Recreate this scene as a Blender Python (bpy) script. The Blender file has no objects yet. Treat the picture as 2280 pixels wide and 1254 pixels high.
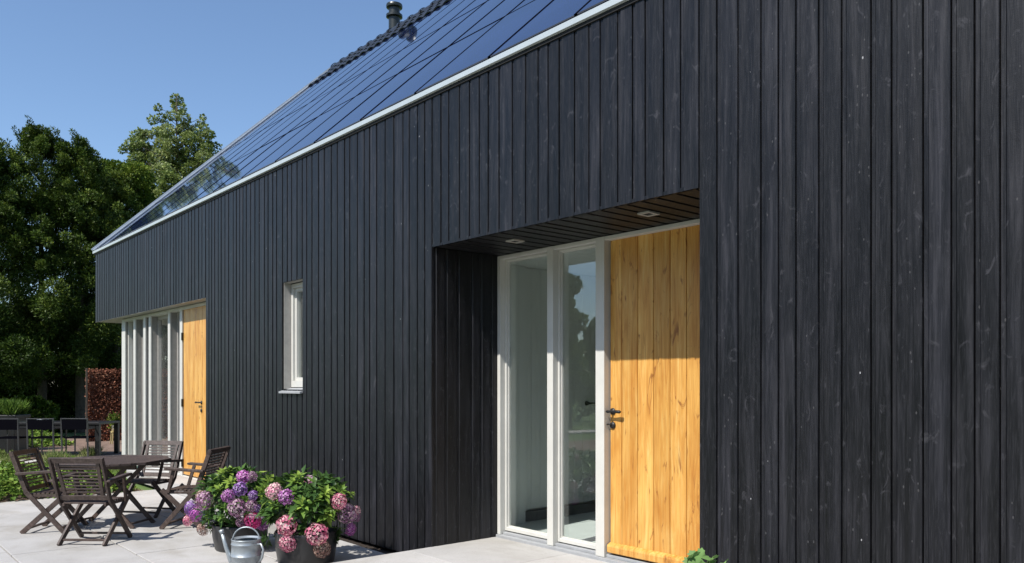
import bpy, bmesh, math, random
import numpy as np
from mathutils import Vector, Matrix
SC = bpy.context.scene
COL = SC.collection
rad = math.radians
random.seed(7)
RNG = np.random.default_rng(7)

# ------------------------------------------------------------------ camera
cd = bpy.data.cameras.new("camera"); cam = bpy.data.objects.new("camera", cd); COL.objects.link(cam)
cam.location = (0, 0, 1.6); cam.rotation_euler = (rad(90), 0, rad(49.358))
cd.lens = 28.326; cd.sensor_width = 36; cd.shift_y = 0.1; cd.clip_start = 0.05; cd.clip_end = 2000
SC.camera = cam

# ------------------------------------------------------------------ light
SUN_DIR = Vector((0.16, -1.0, 1.25)).normalized()
elev = math.asin(SUN_DIR.z); az = math.atan2(SUN_DIR.x, SUN_DIR.y)
world = bpy.data.worlds.new("World"); SC.world = world; world.use_nodes = True
nt = world.node_tree; nt.nodes.clear()
sky = nt.nodes.new('ShaderNodeTexSky'); sky.sky_type = 'NISHITA'; sky.sun_disc = False
sky.sun_elevation = elev; sky.sun_rotation = az
sky.air_density = 1.0; sky.dust_density = 0.4; sky.ozone_density = 4.0
bg = nt.nodes.new('ShaderNodeBackground'); bg.inputs[1].default_value = 0.126
wo = nt.nodes.new('ShaderNodeOutputWorld')
nt.links.new(sky.outputs[0], bg.inputs[0]); nt.links.new(bg.outputs[0], wo.inputs[0])
sd = bpy.data.lights.new("sun", 'SUN'); sd.energy = 5.0; sd.angle = rad(0.53); sd.color = (1.0, 0.955, 0.89)
sun = bpy.data.objects.new("sun", sd); COL.objects.link(sun)
sun.rotation_euler = SUN_DIR.to_track_quat('Z', 'Y').to_euler(); sun.location = (5, -10, 12)
SC.view_settings.view_transform = 'Standard'; SC.view_settings.look = 'None'
SC.view_settings.exposure = 0.45; SC.view_settings.gamma = 1

# ------------------------------------------------------------------ node helpers
def newmat(name):
    m = bpy.data.materials.new(name); m.use_nodes = True
    n = m.node_tree; b = n.nodes['Principled BSDF']; return m, n, b
def L(n, a, b): n.links.new(a, b)
def coords(n, scale=(1, 1, 1), kind='Object'):
    t = n.nodes.new('ShaderNodeTexCoord'); mp = n.nodes.new('ShaderNodeMapping')
    mp.inputs['Scale'].default_value = scale; L(n, t.outputs[kind], mp.inputs[0]); return mp.outputs[0]
def noise(n, vec, scale, detail=4, rough=.55, dist=0):
    t = n.nodes.new('ShaderNodeTexNoise'); t.inputs['Scale'].default_value = scale; t.inputs['Detail'].default_value = detail
    t.inputs['Roughness'].default_value = rough; t.inputs['Distortion'].default_value = dist
    L(n, vec, t.inputs['Vector']); return t.outputs['Fac']
def ramp(n, fac, stops):
    r = n.nodes.new('ShaderNodeValToRGB'); e = r.color_ramp.elements
    while len(e) > 1: e.remove(e[-1])
    e[0].position = stops[0][0]; c = stops[0][1]; e[0].color = (*c, 1) if len(c) == 3 else c
    for p, c in stops[1:]:
        k = e.new(p); k.color = (*c, 1)
    L(n, fac, r.inputs[0]); return r.outputs[0]
def g3(v): return (v, v, v)
def mixc(n, fac, a, b, mode='MIX'):
    m = n.nodes.new('ShaderNodeMix'); m.data_type = 'RGBA'; m.blend_type = mode
    for s, v in ((m.inputs[0], fac), (m.inputs[6], a), (m.inputs[7], b)):
        if isinstance(v, (int, float)): s.default_value = v
        elif isinstance(v, tuple): s.default_value = (*v, 1)
        else: L(n, v, s)
    return m.outputs[2]
def attr(n, name='tone'):
    a = n.nodes.new('ShaderNodeAttribute'); a.attribute_name = name; return a.outputs['Fac']
def mathn(n, op, a, b=0.0):
    m = n.nodes.new('ShaderNodeMath'); m.operation = op
    for s, v in ((m.inputs[0], a), (m.inputs[1], b)):
        if isinstance(v, (int, float)): s.default_value = v
        else: L(n, v, s)
    return m.outputs[0]
def bump(n, b, h, strength=.3, dist=.01):
    k = n.nodes.new('ShaderNodeBump'); k.inputs['Strength'].default_value = strength; k.inputs['Distance'].default_value = dist
    L(n, h, k.inputs['Height']); L(n, k.outputs[0], b.inputs['Normal'])
def plain(name, col, rough=.5, metal=0, spec=.5, var=.12, vs=6):
    m, n, b = newmat(name)
    f = noise(n, coords(n), vs, 5)
    lo = tuple(c * (1 - var) for c in col); hi = tuple(min(1, c * (1 + var)) for c in col)
    L(n, ramp(n, f, [(.3, lo), (.7, hi)]), b.inputs['Base Color'])
    b.inputs['Roughness'].default_value = rough; b.inputs['Metallic'].default_value = metal
    b.inputs['Specular IOR Level'].default_value = spec
    return m

# ------------------------------------------------------------------ materials
def mat_board():
    m, n, b = newmat("black_stained_board")
    v = coords(n, (1, 1, 1))
    tone = attr(n)
    off = n.nodes.new('ShaderNodeCombineXYZ'); L(n, mathn(n, 'MULTIPLY', tone, 37.0), off.inputs[2]); L(n, mathn(n, 'MULTIPLY', tone, 91.0), off.inputs[1])
    ad = n.nodes.new('ShaderNodeVectorMath'); ad.operation = 'ADD'; L(n, v, ad.inputs[0]); L(n, off.outputs[0], ad.inputs[1])
    vv = ad.outputs[0]
    def sc(s):
        mp = n.nodes.new('ShaderNodeMapping'); mp.inputs['Scale'].default_value = s; L(n, vv, mp.inputs[0]); return mp.outputs[0]
    streak = noise(n, sc((26, 26, 1.2)), 1, 5, .6, .6)
    fine = noise(n, sc((160, 160, 9)), 1, 3, .6)
    band = noise(n, sc((30, 30, .22)), 1, 2, .5)
    blotch = noise(n, sc((7, 7, 2.2)), 1, 4, .6, .4)
    knots = noise(n, sc((11, 11, 6.5)), 1, 4, .62, 1.9)
    saw = noise(n, sc((9, 9, 420)), 1, 2, .7)
    base = ramp(n, streak, [(.28, (.0012, .0012, .0018)), (.5, (.0042, .0043, .006)), (.75, (.0175, .0172, .021))])
    base = mixc(n, 1.0, base, ramp(n, band, [(.32, g3(.78)), (.68, g3(1.32))]), 'MULTIPLY')
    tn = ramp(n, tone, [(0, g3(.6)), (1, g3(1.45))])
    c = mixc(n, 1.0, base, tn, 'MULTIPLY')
    c = mixc(n, 1.0, c, ramp(n, blotch, [(.3, g3(.7)), (.72, g3(1.45))]), 'MULTIPLY')
    c = mixc(n, ramp(n, knots, [(.61, g3(0)), (.72, g3(.6))]), c, (.050, .049, .056))
    c = mixc(n, ramp(n, fine, [(.5, g3(0)), (.75, g3(.45))]), c, (.035, .035, .040))
    vo = n.nodes.new('ShaderNodeTexVoronoi'); vo.inputs['Scale'].default_value = 9; L(n, sc((1, 1, .55)), vo.inputs['Vector'])
    sel = n.nodes.new('ShaderNodeSeparateColor'); L(n, vo.outputs['Color'], sel.inputs[0])
    spot = mathn(n, 'MULTIPLY', mathn(n, 'LESS_THAN', vo.outputs['Distance'], .036), mathn(n, 'GREATER_THAN', sel.outputs[0], .62))
    c = mixc(n, mathn(n, 'MULTIPLY', spot, .8), c, (.34, .34, .35))
    vo2 = n.nodes.new('ShaderNodeTexVoronoi'); vo2.inputs['Scale'].default_value = 26; L(n, sc((1, 1, .5)), vo2.inputs['Vector'])
    sel2 = n.nodes.new('ShaderNodeSeparateColor'); L(n, vo2.outputs['Color'], sel2.inputs[0])
    c = mixc(n, mathn(n, 'MULTIPLY', mathn(n, 'MULTIPLY', mathn(n, 'LESS_THAN', vo2.outputs['Distance'], .10), mathn(n, 'GREATER_THAN', sel2.outputs[1], .8)), .4), c, (.10, .098, .10))
    # pale splash dirt just above the ground
    L(n, c, b.inputs['Base Color'])
    L(n, ramp(n, streak, [(.2, g3(.36)), (.8, g3(.56))]), b.inputs['Roughness'])
    b.inputs['Specular IOR Level'].default_value = .36
    h = mathn(n, 'ADD', mathn(n, 'MULTIPLY', streak, 1.0), mathn(n, 'ADD', mathn(n, 'MULTIPLY', saw, .2), mathn(n, 'MULTIPLY', fine, .5)))
    bump(n, b, mathn(n, 'ADD', h, mathn(n, 'MULTIPLY', knots, .5)), .38, .0035)
    return m
def mat_oak():
    m, n, b = newmat("oiled_oak_planks")
    tone = attr(n); v = coords(n)
    off = n.nodes.new('ShaderNodeCombineXYZ'); L(n, mathn(n, 'MULTIPLY', tone, 53.0), off.inputs[2]); L(n, mathn(n, 'MULTIPLY', tone, 17.0), off.inputs[1])
    ad = n.nodes.new('ShaderNodeVectorMath'); ad.operation = 'ADD'; L(n, v, ad.inputs[0]); L(n, off.outputs[0], ad.inputs[1])
    def sc(s):
        mp = n.nodes.new('ShaderNodeMapping'); mp.inputs['Scale'].default_value = s; L(n, ad.outputs[0], mp.inputs[0]); return mp.outputs[0]
    g = noise(n, sc((22, 10, 1.3)), 1, 6, .62, 1.6)
    g2 = noise(n, sc((120, 60, 3.0)), 1, 4, .6, .3)
    bl = noise(n, sc((5, 5, 1.6)), 1, 3, .5, .6)
    kn = noise(n, sc((9, 6, 2.3)), 1, 4, .6, 2.8)
    c = ramp(n, g, [(.25, (.43, .18, .032)), (.5, (.60, .32, .075)), (.75, (.68, .45, .155))])
    c = mixc(n, 1.0, c, ramp(n, g2, [(.3, g3(.86)), (.7, g3(1.1))]), 'MULTIPLY')
    c = mixc(n, 1.0, c, ramp(n, bl, [(.3, (.86, .74, .6)), (.7, (1.08, 1.12, 1.2))]), 'MULTIPLY')
    c = mixc(n, 1.0, c, ramp(n, tone, [(0, (.80, .74, .64)), (1, (1.08, 1.12, 1.2))]), 'MULTIPLY')
    c = mixc(n, ramp(n, kn, [(.60, g3(0)), (.69, g3(.85))]), c, (.22, .075, .016))
    L(n, c, b.inputs['Base Color']); b.inputs['Roughness'].default_value = .42; b.inputs['Specular IOR Level'].default_value = .4
    bump(n, b, mathn(n, 'ADD', g2, g), .15, .003)
    return m
def mat_teak():
    m, n, b = newmat("weathered_dark_teak")
    v = coords(n)
    a = noise(n, v, 34, 5, .65, .5); d = noise(n, v, 5, 3)
    c = ramp(n, a, [(.3, (.030, .019, .015)), (.55, (.062, .042, .035)), (.8, (.12, .088, .078))])
    c = mixc(n, 1.0, c, ramp(n, d, [(.3, g3(.75)), (.7, g3(1.3))]), 'MULTIPLY')
    L(n, c, b.inputs['Base Color']); b.inputs['Roughness'].default_value = .55; bump(n, b, a, .3, .003)
    return m
def mat_concrete(name, lo, hi):
    m, n, b = newmat(name); v = coords(n)
    a = noise(n, v, 2.2, 6, .6); f = noise(n, v, 90, 3, .7); st = noise(n, v, .9, 5, .65, .8)
    c = ramp(n, a, [(.3, lo), (.7, hi)])
    c = mixc(n, 1.0, c, ramp(n, f, [(.3, g3(.9)), (.7, g3(1.07))]), 'MULTIPLY')
    c = mixc(n, 1.0, c, ramp(n, st, [(.36, (.82, .80, .76)), (.52, g3(1.0))]), 'MULTIPLY')
    c = mixc(n, 1.0, c, ramp(n, attr(n), [(0, g3(.90)), (1, g3(1.05))]), 'MULTIPLY')
    sp_ = noise(n, v, 34, 2, .5); c = mixc(n, ramp(n, sp_, [(.68, g3(0)), (.76, g3(.5))]), c, (.20, .18, .15))
    L(n, c, b.inputs['Base Color']); b.inputs['Roughness'].default_value = .8; bump(n, b, f, .2, .002)
    return m
def mat_pv():
    m, n, b = newmat("solar_panel_glass"); v = coords(n)
    a = noise(n, v, 1.4, 3)
    L(n, ramp(n, a, [(.3, (.008, .014, .05)), (.7, (.012, .02, .07))]), b.inputs['Base Color'])
    b.inputs['Specular IOR Level'].default_value = .9
    d = noise(n, v, 30, 4, .7); L(n, ramp(n, d, [(.4, g3(.025)), (.8, g3(.07))]), b.inputs['Roughness'])
    return m
def mat_glass():
    m, n, b = newmat("window_glass")
    n.nodes.remove(b); out = n.nodes['Material Output']
    tr = n.nodes.new('ShaderNodeBsdfTransparent'); tr.inputs[0].default_value = (.94, .965, .955, 1)
    gl = n.nodes.new('ShaderNodeBsdfGlossy'); gl.inputs['Roughness'].default_value = .0; gl.inputs[0].default_value = (1, 1, 1, 1)
    fr = n.nodes.new('ShaderNodeFresnel'); ge = n.nodes.new('ShaderNodeNewGeometry'); mr = n.nodes.new('ShaderNodeMapRange'); mr.inputs[3].default_value = 1.85; mr.inputs[4].default_value = 1 / 1.85; L(n, ge.outputs['Backfacing'], mr.inputs[0]); L(n, mr.outputs[0], fr.inputs[0])
    mx = n.nodes.new('ShaderNodeMixShader'); L(n, fr.outputs[0], mx.inputs[0]); L(n, tr.outputs[0], mx.inputs[1]); L(n, gl.outputs[0], mx.inputs[2])
    wv = noise(n, coords(n), 1.1, 2); k = n.nodes.new('ShaderNodeBump'); k.inputs['Strength'].default_value = .05; k.inputs['Distance'].default_value = .01
    L(n, wv, k.inputs['Height']); L(n, k.outputs[0], gl.inputs['Normal'])
    L(n, mx.outputs[0], out.inputs[0]); return m
def mat_leaf(name, stops, rough=.5, trans=.25):
    m, n, b = newmat(name)
    c = ramp(n, attr(n), stops)
    v = noise(n, coords(n, kind='Object'), 1.3, 3)
    c = mixc(n, 1.0, c, ramp(n, v, [(.3, g3(.75)), (.7, g3(1.25))]), 'MULTIPLY')
    L(n, c, b.inputs['Base Color']); b.inputs['Roughness'].default_value = rough; b.inputs['Specular IOR Level'].default_value = .18
    tl = n.nodes.new('ShaderNodeBsdfTranslucent'); L(n, c, tl.inputs[0])
    mx = n.nodes.new('ShaderNodeMixShader'); mx.inputs[0].default_value = trans
    out = n.nodes['Material Output']; L(n, b.outputs[0], mx.inputs[1]); L(n, tl.outputs[0], mx.inputs[2]); L(n, mx.outputs[0], out.inputs[0])
    return m
def mat_soil(name, lo, hi, sc=9):
    m, n, b = newmat(name); v = coords(n)
    a = noise(n, v, sc, 8, .7); L(n, ramp(n, a, [(.3, lo), (.7, hi)]), b.inputs['Base Color'])
    b.inputs['Roughness'].default_value = .95; bump(n, b, a, .8, .05); return m

M = dict(
    board=mat_board(), oak=mat_oak(), teak=mat_teak(), pv=mat_pv(), glass=mat_glass(),
    slab=mat_concrete("pale_concrete_slab", (.35, .34, .325), (.43, .42, .408)),
    porch=mat_concrete("porch_concrete", (.36, .35, .335), (.43, .42, .405)),
    frame=plain("warm_grey_paint", (.52, .515, .48), .5, var=.05),
    frame2=plain("weathered_and_shade_grey_paint", (.36, .345, .32), .65, var=.1, vs=20),
    fin=plain('side_shade_frame_paint', (.23, .222, .205), .6, var=.1, vs=18),  # darker copy of the frame paint, side shade put into its colour
    sill=plain("grey_threshold_stone", (.29, .30, .31), .6, var=.1, vs=14),
    alu=plain("pale_aluminium", (.52, .56, .56), .4, .35, var=.04),
    verge=plain("zinc_verge", (.5, .53, .56), .35, .6, var=.08),
    rubber=plain('black_rubber_joint', (.004, .004, .006), 1.0, spec=0, var=.05),
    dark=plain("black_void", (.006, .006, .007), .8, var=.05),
    black=plain("black_painted_metal", (.012, .012, .013), .38, 0, var=.2),
    iron=plain("blackened_iron", (.008, .0075, .0075), .5, 0, var=.3, vs=60),
    tile=plain("glazed_black_tile", (.022, .023, .026), .22, 0, var=.2),
    flue=plain("dark_green_black_steel", (.02, .024, .023), .33, .2, var=.15),
    zinc=plain("galvanised_zinc", (.33, .365, .39), .42, .55, var=.16, vs=11),
    pot=plain("black_plastic_pot", (.022, .022, .023), .4, 0, var=.2),
    soil=mat_soil("potting_soil", (.02, .013, .009), (.05, .035, .024), 40),
    bed=mat_soil("red_brown_soil", (.10, .062, .045), (.24, .165, .125), 5),
    lawn=mat_soil("mown_lawn", (.045, .085, .018), (.11, .17, .04), 3),
    path=mat_soil("pale_gravel", (.38, .36, .33), (.6, .57, .53), 14),
    white=plain("white_interior_boards", (.80, .82, .79), .5, var=.03),
    floor=plain("pale_interior_floor", (.68, .72, .70), .35, var=.05),
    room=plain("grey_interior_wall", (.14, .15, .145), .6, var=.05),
    bark=plain("grey_brown_bark", (.075, .06, .045), .9, var=.4, vs=12),
    stem=plain("green_stem", (.10, .15, .04), .6, var=.3, vs=20),
    brush=mat_leaf("rust_brown_dry_leaf", [(0, (.06, .024, .014)), (.55, (.28, .105, .06)), (.9, (.48, .25, .15)), (1, (.52, .38, .28))], .7, .1),
    yew=mat_leaf("dark_conifer_leaf", [(0, (.014, .030, .004)), (.55, (.060, .10, .014)), (1, (.21, .26, .04))], .5, .2),
    mid=mat_leaf("mid_green_leaf", [(0, (.03, .06, .006)), (.6, (.085, .14, .016)), (1, (.21, .26, .04))], .5, .3),
    pale=mat_leaf("pale_silvery_leaf", [(0, (.035, .06, .010)), (.55, (.14, .19, .045)), (.9, (.34, .39, .15)), (1, (.42, .45, .27))], .45, .3),
    hyd=mat_leaf("hydrangea_leaf", [(0, (.022, .055, .016)), (.5, (.06, .12, .03)), (.8, (.13, .23, .04)), (1, (.26, .36, .065))], .38, .25),
    cover=mat_leaf("ground_cover_leaf", [(0, (.04, .085, .014)), (.6, (.13, .22, .035)), (1, (.30, .38, .08))], .45, .3),
    broad=mat_leaf("broad_fresh_leaf", [(0, (.10, .20, .06)), (1, (.22, .36, .12))], .45, .3),
    grass=mat_leaf("dry_tipped_grass", [(0, (.09, .15, .03)), (.7, (.22, .28, .08)), (1, (.45, .42, .22))], .6, .3),
)
def petal(name, a, b2, c2, mid=.5):
    return mat_leaf(name, [(0, a), (mid, b2), (1, c2)], .6, .2)
PET = dict(
    violet=petal("violet_petal", (.12, .045, .20), (.28, .12, .42), (.52, .38, .62)),
    purple=petal("purple_pink_petal", (.20, .05, .20), (.42, .14, .42), (.66, .40, .62)),
    dusty=petal("dusty_mauve_petal", (.13, .05, .10), (.34, .17, .30), (.62, .48, .50)),
    magenta=petal("magenta_purple_petal", (.32, .05, .30), (.60, .16, .54), (.78, .42, .72)),
    hot=petal("hot_pink_petal", (.62, .03, .18), (.85, .08, .32), (.92, .28, .50)),
    pink=petal("pink_petal", (.36, .05, .12), (.66, .24, .34), (.84, .58, .56)),
    cream=petal("pink_cream_petal", (.50, .16, .26), (.76, .42, .48), (.86, .70, .60)),
    brown=petal("faded_brown_petal", (.14, .07, .06), (.30, .18, .15), (.55, .42, .34)),
)

# ------------------------------------------------------------------ mesh builder
class MB:
    def __init__(s): s.v = []; s.f = []; s.t = []
    def add(s, vs, fs, tone=.5):
        o = len(s.v); s.v += [tuple(p) for p in vs]; s.f += [tuple(i + o for i in f) for f in fs]; s.t += [tone] * len(fs); return s
    def box(s, a, b, tone=.5):
        x0, y0, z0 = (min(a[i], b[i]) for i in range(3)); x1, y1, z1 = (max(a[i], b[i]) for i in range(3))
        return s.add([(x0, y0, z0), (x1, y0, z0), (x1, y1, z0), (x0, y1, z0), (x0, y0, z1), (x1, y0, z1), (x1, y1, z1), (x0, y1, z1)],
                     [(0, 3, 2, 1), (4, 5, 6, 7), (0, 1, 5, 4), (1, 2, 6, 5), (2, 3, 7, 6), (3, 0, 4, 7)], tone)
    def prism(s, poly, z0, z1, tone=.5, axis='z'):
        n = len(poly)
        def P(p, z): return {'z': (p[0], p[1], z), 'x': (z, p[0], p[1]), 'y': (p[0], z, p[1])}[axis]
        vs = [P(p, z0) for p in poly] + [P(p, z1) for p in poly]
        fs = [tuple(range(n))[::-1], tuple(range(n, 2 * n))] + [(i, (i + 1) % n, (i + 1) % n + n, i + n) for i in range(n)]
        return s.add(vs, fs, tone)
    def beam(s, p0, p1, w, h, side=None, tone=.5):
        p0, p1 = Vector(p0), Vector(p1); d = (p1 - p0).normalized()
        sd_ = Vector(side) if side else (Vector((0, 0, 1)).cross(d) if abs(d.z) < .98 else Vector((1, 0, 0)))
        sd_ = (sd_ - d * sd_.dot(d)).normalized(); u = d.cross(sd_)
        vs = []
        for p in (p0, p1):
            for a, b in ((-1, -1), (1, -1), (1, 1), (-1, 1)): vs.append(p + sd_ * a * w / 2 + u * b * h / 2)
        return s.add(vs, [(3, 2, 1, 0), (4, 5, 6, 7), (0, 1, 5, 4), (1, 2, 6, 5), (2, 3, 7, 6), (3, 0, 4, 7)], tone)
    def tube(s, pts, rs, n=12, cap=True, tone=.5):
        pts = [Vector(p) for p in pts]; rs = rs if isinstance(rs, (list, tuple)) else [rs] * len(pts); o = len(s.v); prev = None
        for i, p in enumerate(pts):
            d = (pts[min(i + 1, len(pts) - 1)] - pts[max(i - 1, 0)]).normalized()
            a = prev if prev is not None else (Vector((1, 0, 0)) if abs(d.x) < .9 else Vector((0, 1, 0)))
            a = (a - d * a.dot(d)).normalized(); prev = a; b = d.cross(a)
            for k in range(n):
                t = 2 * math.pi * k / n; s.v.append(tuple(p + (a * math.cos(t) + b * math.sin(t)) * rs[i]))
        fs = []
        for i in range(len(pts) - 1):
            for k in range(n):
                fs.append((o + i * n + k, o + i * n + (k + 1) % n, o + (i + 1) * n + (k + 1) % n, o + (i + 1) * n + k))
        if cap: fs.append(tuple(o + k for k in range(n))[::-1]); fs.append(tuple(o + (len(pts) - 1) * n + k for k in range(n)))
        s.f += fs; s.t += [tone] * len(fs); return s
    def lathe(s, prof, c=(0, 0, 0), n=32, axis='z', tone=.5):
        o = len(s.v)
        for r, z in prof:
            for k in range(n):
                t = 2 * math.pi * k / n; x, y = r * math.cos(t), r * math.sin(t)
                s.v.append((c[0] + x, c[1] + y, c[2] + z) if axis == 'z' else (c[0] + x, c[1] + z, c[2] + y))
        fs = []
        for i in range(len(prof) - 1):
            for k in range(n): fs.append((o + i * n + k, o + i * n + (k + 1) % n, o + (i + 1) * n + (k + 1) % n, o + (i + 1) * n + k))
        s.f += fs; s.t += [tone] * len(fs); return s
    def build(s, name, mat, parent=None, smooth=False, bevel=0):
        me = bpy.data.meshes.new(name); me.from_pydata(s.v, [], s.f); me.update()
        a = me.attributes.new('tone', 'FLOAT', 'FACE'); a.data.foreach_set('value', s.t)
        me.materials.append(mat)
        if smooth: me.polygons.foreach_set('use_smooth', [True] * len(me.polygons))
        bm = bmesh.new(); bm.from_mesh(me); bmesh.ops.recalc_face_normals(bm, faces=bm.faces); bm.to_mesh(me); bm.free()
        o = bpy.data.objects.new(name, me); COL.objects.link(o)
        if parent: o.parent = parent
        if bevel:
            b = o.modifiers.new("bevel", 'BEVEL'); b.width = bevel; b.segments = 2; b.limit_method = 'ANGLE'
        return o
def np_mesh(name, V, F, tones, mat, parent=None, smooth=False):
    """V (n,3), F (m,k) constant k"""
    me = bpy.data.meshes.new(name); V = np.asarray(V, np.float32); F = np.asarray(F, np.int32); k = F.shape[1]
    me.vertices.add(len(V)); me.vertices.foreach_set('co', V.ravel())
    me.loops.add(F.size); me.loops.foreach_set('vertex_index', F.ravel())
    me.polygons.add(len(F)); me.polygons.foreach_set('loop_start', np.arange(0, F.size, k, dtype=np.int32))
    me.polygons.foreach_set('loop_total', np.full(len(F), k, dtype=np.int32))
    a = me.attributes.new('tone', 'FLOAT', 'FACE'); a.data.foreach_set('value', np.asarray(tones, np.float32))
    me.materials.append(mat); me.update(calc_edges=True)
    if smooth: me.polygons.foreach_set('use_smooth', [True] * len(F))
    o = bpy.data.objects.new(name, me); COL.objects.link(o)
    if parent: o.parent = parent
    return o
def empty(name, label=None, cat=None, loc=(0, 0, 0), rz=0, group=None):
    o = bpy.data.objects.new(name, None); COL.objects.link(o); o.location = loc; o.rotation_euler = (0, 0, rz); o.empty_display_size = .1
    return tag(o, label, cat, group)
def tag(o, label=None, cat=None, group=None, kind=None):
    if label: o['label'] = label
    if cat: o['category'] = cat
    if group: o['group'] = group
    if kind: o['kind'] = kind
    return o
def unit(v): return v / np.maximum(np.linalg.norm(v, axis=-1, keepdims=True), 1e-9)
def leaves(P, D, N, Ln, W, tone, fold=.25):
    """pointed folded leaves, 4 triangles each -> two quads"""
    P = np.asarray(P); n = len(P); D = unit(np.asarray(D)); S = unit(np.cross(D, N)); N = unit(np.cross(S, D))
    Ln = np.broadcast_to(Ln, (n,))[:, None]; W = np.broadcast_to(W, (n,))[:, None]
    base = P; tip = P + D * Ln - N * Ln * .12; m1 = P + D * Ln * .5
    l = m1 + S * W * .5 + N * W * fold; r_ = m1 - S * W * .5 + N * W * fold
    V = np.stack([base, l, tip, r_, m1], 1).reshape(-1, 3); o = np.arange(n)[:, None] * 5
    F = np.concatenate([o + np.array([[0, 4, 1]]), o + np.array([[4, 2, 1]]), o + np.array([[0, 3, 4]]), o + np.array([[4, 3, 2]])], 1).reshape(-1, 3)
    return V, F, np.repeat(np.broadcast_to(tone, (n,)), 4)
def rnd_unit(n): return unit(RNG.normal(size=(n, 3)))

# ================================================================== SETTING
D = 4.158              # front face of the boarding (y)
XL, XR = -17.6, 4.5    # ends of the house
g = MB(); g.box((-160, -160, -.5), (120, 160, -.06)); tag(g.build("ground", M['lawn']), kind='structure')
def sheet(name, x0, x1, y0, y1, z, mat):
    o = MB().box((x0, y0, z - .04), (x1, y1, z)).build(name, mat); return tag(o, kind='structure')
sheet("soil_bed", -26.5, -19.6, 1.2, 16, -.004, M['bed'])
sheet("gravel_path", -19.6, -18.7, -12, 16, .0, M['path'])
sheet("planting_bed", -16.2, -12.83, -8, 3.72, -.012, M['bed'])
# slabs of the terrace
mb = MB()
rows = [(3.15 - .9 * i, 3.15 - .9 * (i + 1)) for i in range(-1, 4)]
for i, (ya, yb) in enumerate(rows):
    xo = -8.05 if i % 2 == 1 else -8.77
    ya = min(ya, D + .02)
    for k in range(-12, 14):
        x1 = xo + .9 * k; x0 = x1 - .9
        x0 = max(x0, -12.8); x1 = min(x1, 5)
        if x1 - x0 < .05: continue
        t = random.random(); dz = random.uniform(-.0015, .0015); gp = .007
        a, b, c, d_ = x0 + gp, x1 - gp, yb + gp, ya - gp; ch = .004
        mb.add([(a, c, -.04), (b, c, -.04), (b, d_, -.04), (a, d_, -.04), (a, c, -ch + dz), (b, c, -ch + dz), (b, d_, -ch + dz), (a, d_, -ch + dz),
                (a + ch, c + ch, dz), (b - ch, c + ch, dz), (b - ch, d_ - ch, dz), (a + ch, d_ - ch, dz)],
               [(0, 1, 5, 4), (1, 2, 6, 5), (2, 3, 7, 6), (3, 0, 4, 7), (4, 5, 9, 8), (5, 6, 10, 9), (6, 7, 11, 10), (7, 4, 8, 11), (8, 9, 10, 11)], t)
tag(mb.build("patio", M['slab']), kind='structure')
sheet("garden_path", -22, 6, -4.1, -3.2, -.02, M['path'])
sheet("patio_bedding", -12.8, 5, -.44, D + .4, -.03, M['soil'])
mb = MB()
xs = [-5.965, -4.955, -3.95, -2.95]
for i in range(3):
    for (y0, y1) in ((1.9, 2.9), (2.903, 3.92), (3.923, 4.93)):
        mb.box((xs[i] + .002, y0, .0), (xs[i + 1] - .002, y1, .136 + random.uniform(-.001, .001)), random.random())
tag(mb.build("porch_step", M['porch'], bevel=.004), kind='structure')
mb = MB()
for i in range(4):
    mb.box((-14.6 + i * .82 + .002, 3.93, 0), (-14.6 + (i + 1) * .82 - .002, 4.24, .15), random.random())
mb.box((-14.6, 4.243, 0), (-11.4, 4.6, .147))
tag(mb.build("doorstep", M['porch'], bevel=.004), kind='structure')

# ================================================================== HOUSE
house = empty("house", "long house clad in black stained boards with solar roof and two oak doors", "house", (0, 0, 0))
EZ = 4.19              # top of boarding
WB = [.108, .133, .157]
def fill(a, b):
    """board seams from a to b"""
    out = [a]; x = a; last = None
    while b - x > .26:
        w = random.choice([q for q in WB if q != last] if random.random() < .6 else WB) + random.uniform(-.002, .002); last = w; x += w; out.append(x)
    rem = b - x
    if rem > .17: out.append(x + rem / 2)
    out.append(b); return out
seams = fill(XL, -11.55)[:-1] + fill(-11.55, -9.034)[:-1] + [-9.034, -8.905, -8.79, -8.65, -8.517] + fill(-8.517, -5.951)[1:-1] + [-5.951, -5.815, -5.70, -5.545, -5.403, -5.269, -5.15, -5.011, -4.847, -4.688, -4.544, -4.433, -4.312, -4.152, -4.008, -3.898, -3.734,
        -3.60, -3.49, -3.335, -3.20, -3.058, -2.925, -2.776, -2.621, -2.508, -2.399, -2.262, -2.131, -1.972, -1.865, -1.71, -1.578, -1.474, -1.365] + fill(-1.365, XR)[1:]
def board_profile(w, jit):
    e = .0027; s = min(.024, w * .2)
    return [(e, .024), (e, .010), (e * 1.5, .0075), (s, .0075), (s + .007, jit), (w - e - .002, jit), (w - e, jit + .003), (w - e, .024)]
def boards_x(mb, seams_, y, zr):
    for a, b in zip(seams_[:-1], seams_[1:]):
        mid = (a + b) / 2; tone = random.random(); jit = random.uniform(-.0012, .0012)
        pr = [(a + px, y + py) for px, py in board_profile(b - a, jit)]
        for z0, z1 in zr(mid): mb.prism(pr, z0, z1, tone)
def zr_front(x):
    if x < -11.55: return [(2.825, EZ)]
    if -9.034 < x < -8.517: return [(.01, 1.535), (2.80, EZ)]
    if -5.951 < x < -3.058: return [(2.825, EZ)]
    return [(.008 + random.uniform(0, .006), EZ)]
mb = MB(); boards_x(mb, seams, D, zr_front)
mb.build("cladding", M['board'], house)
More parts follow.
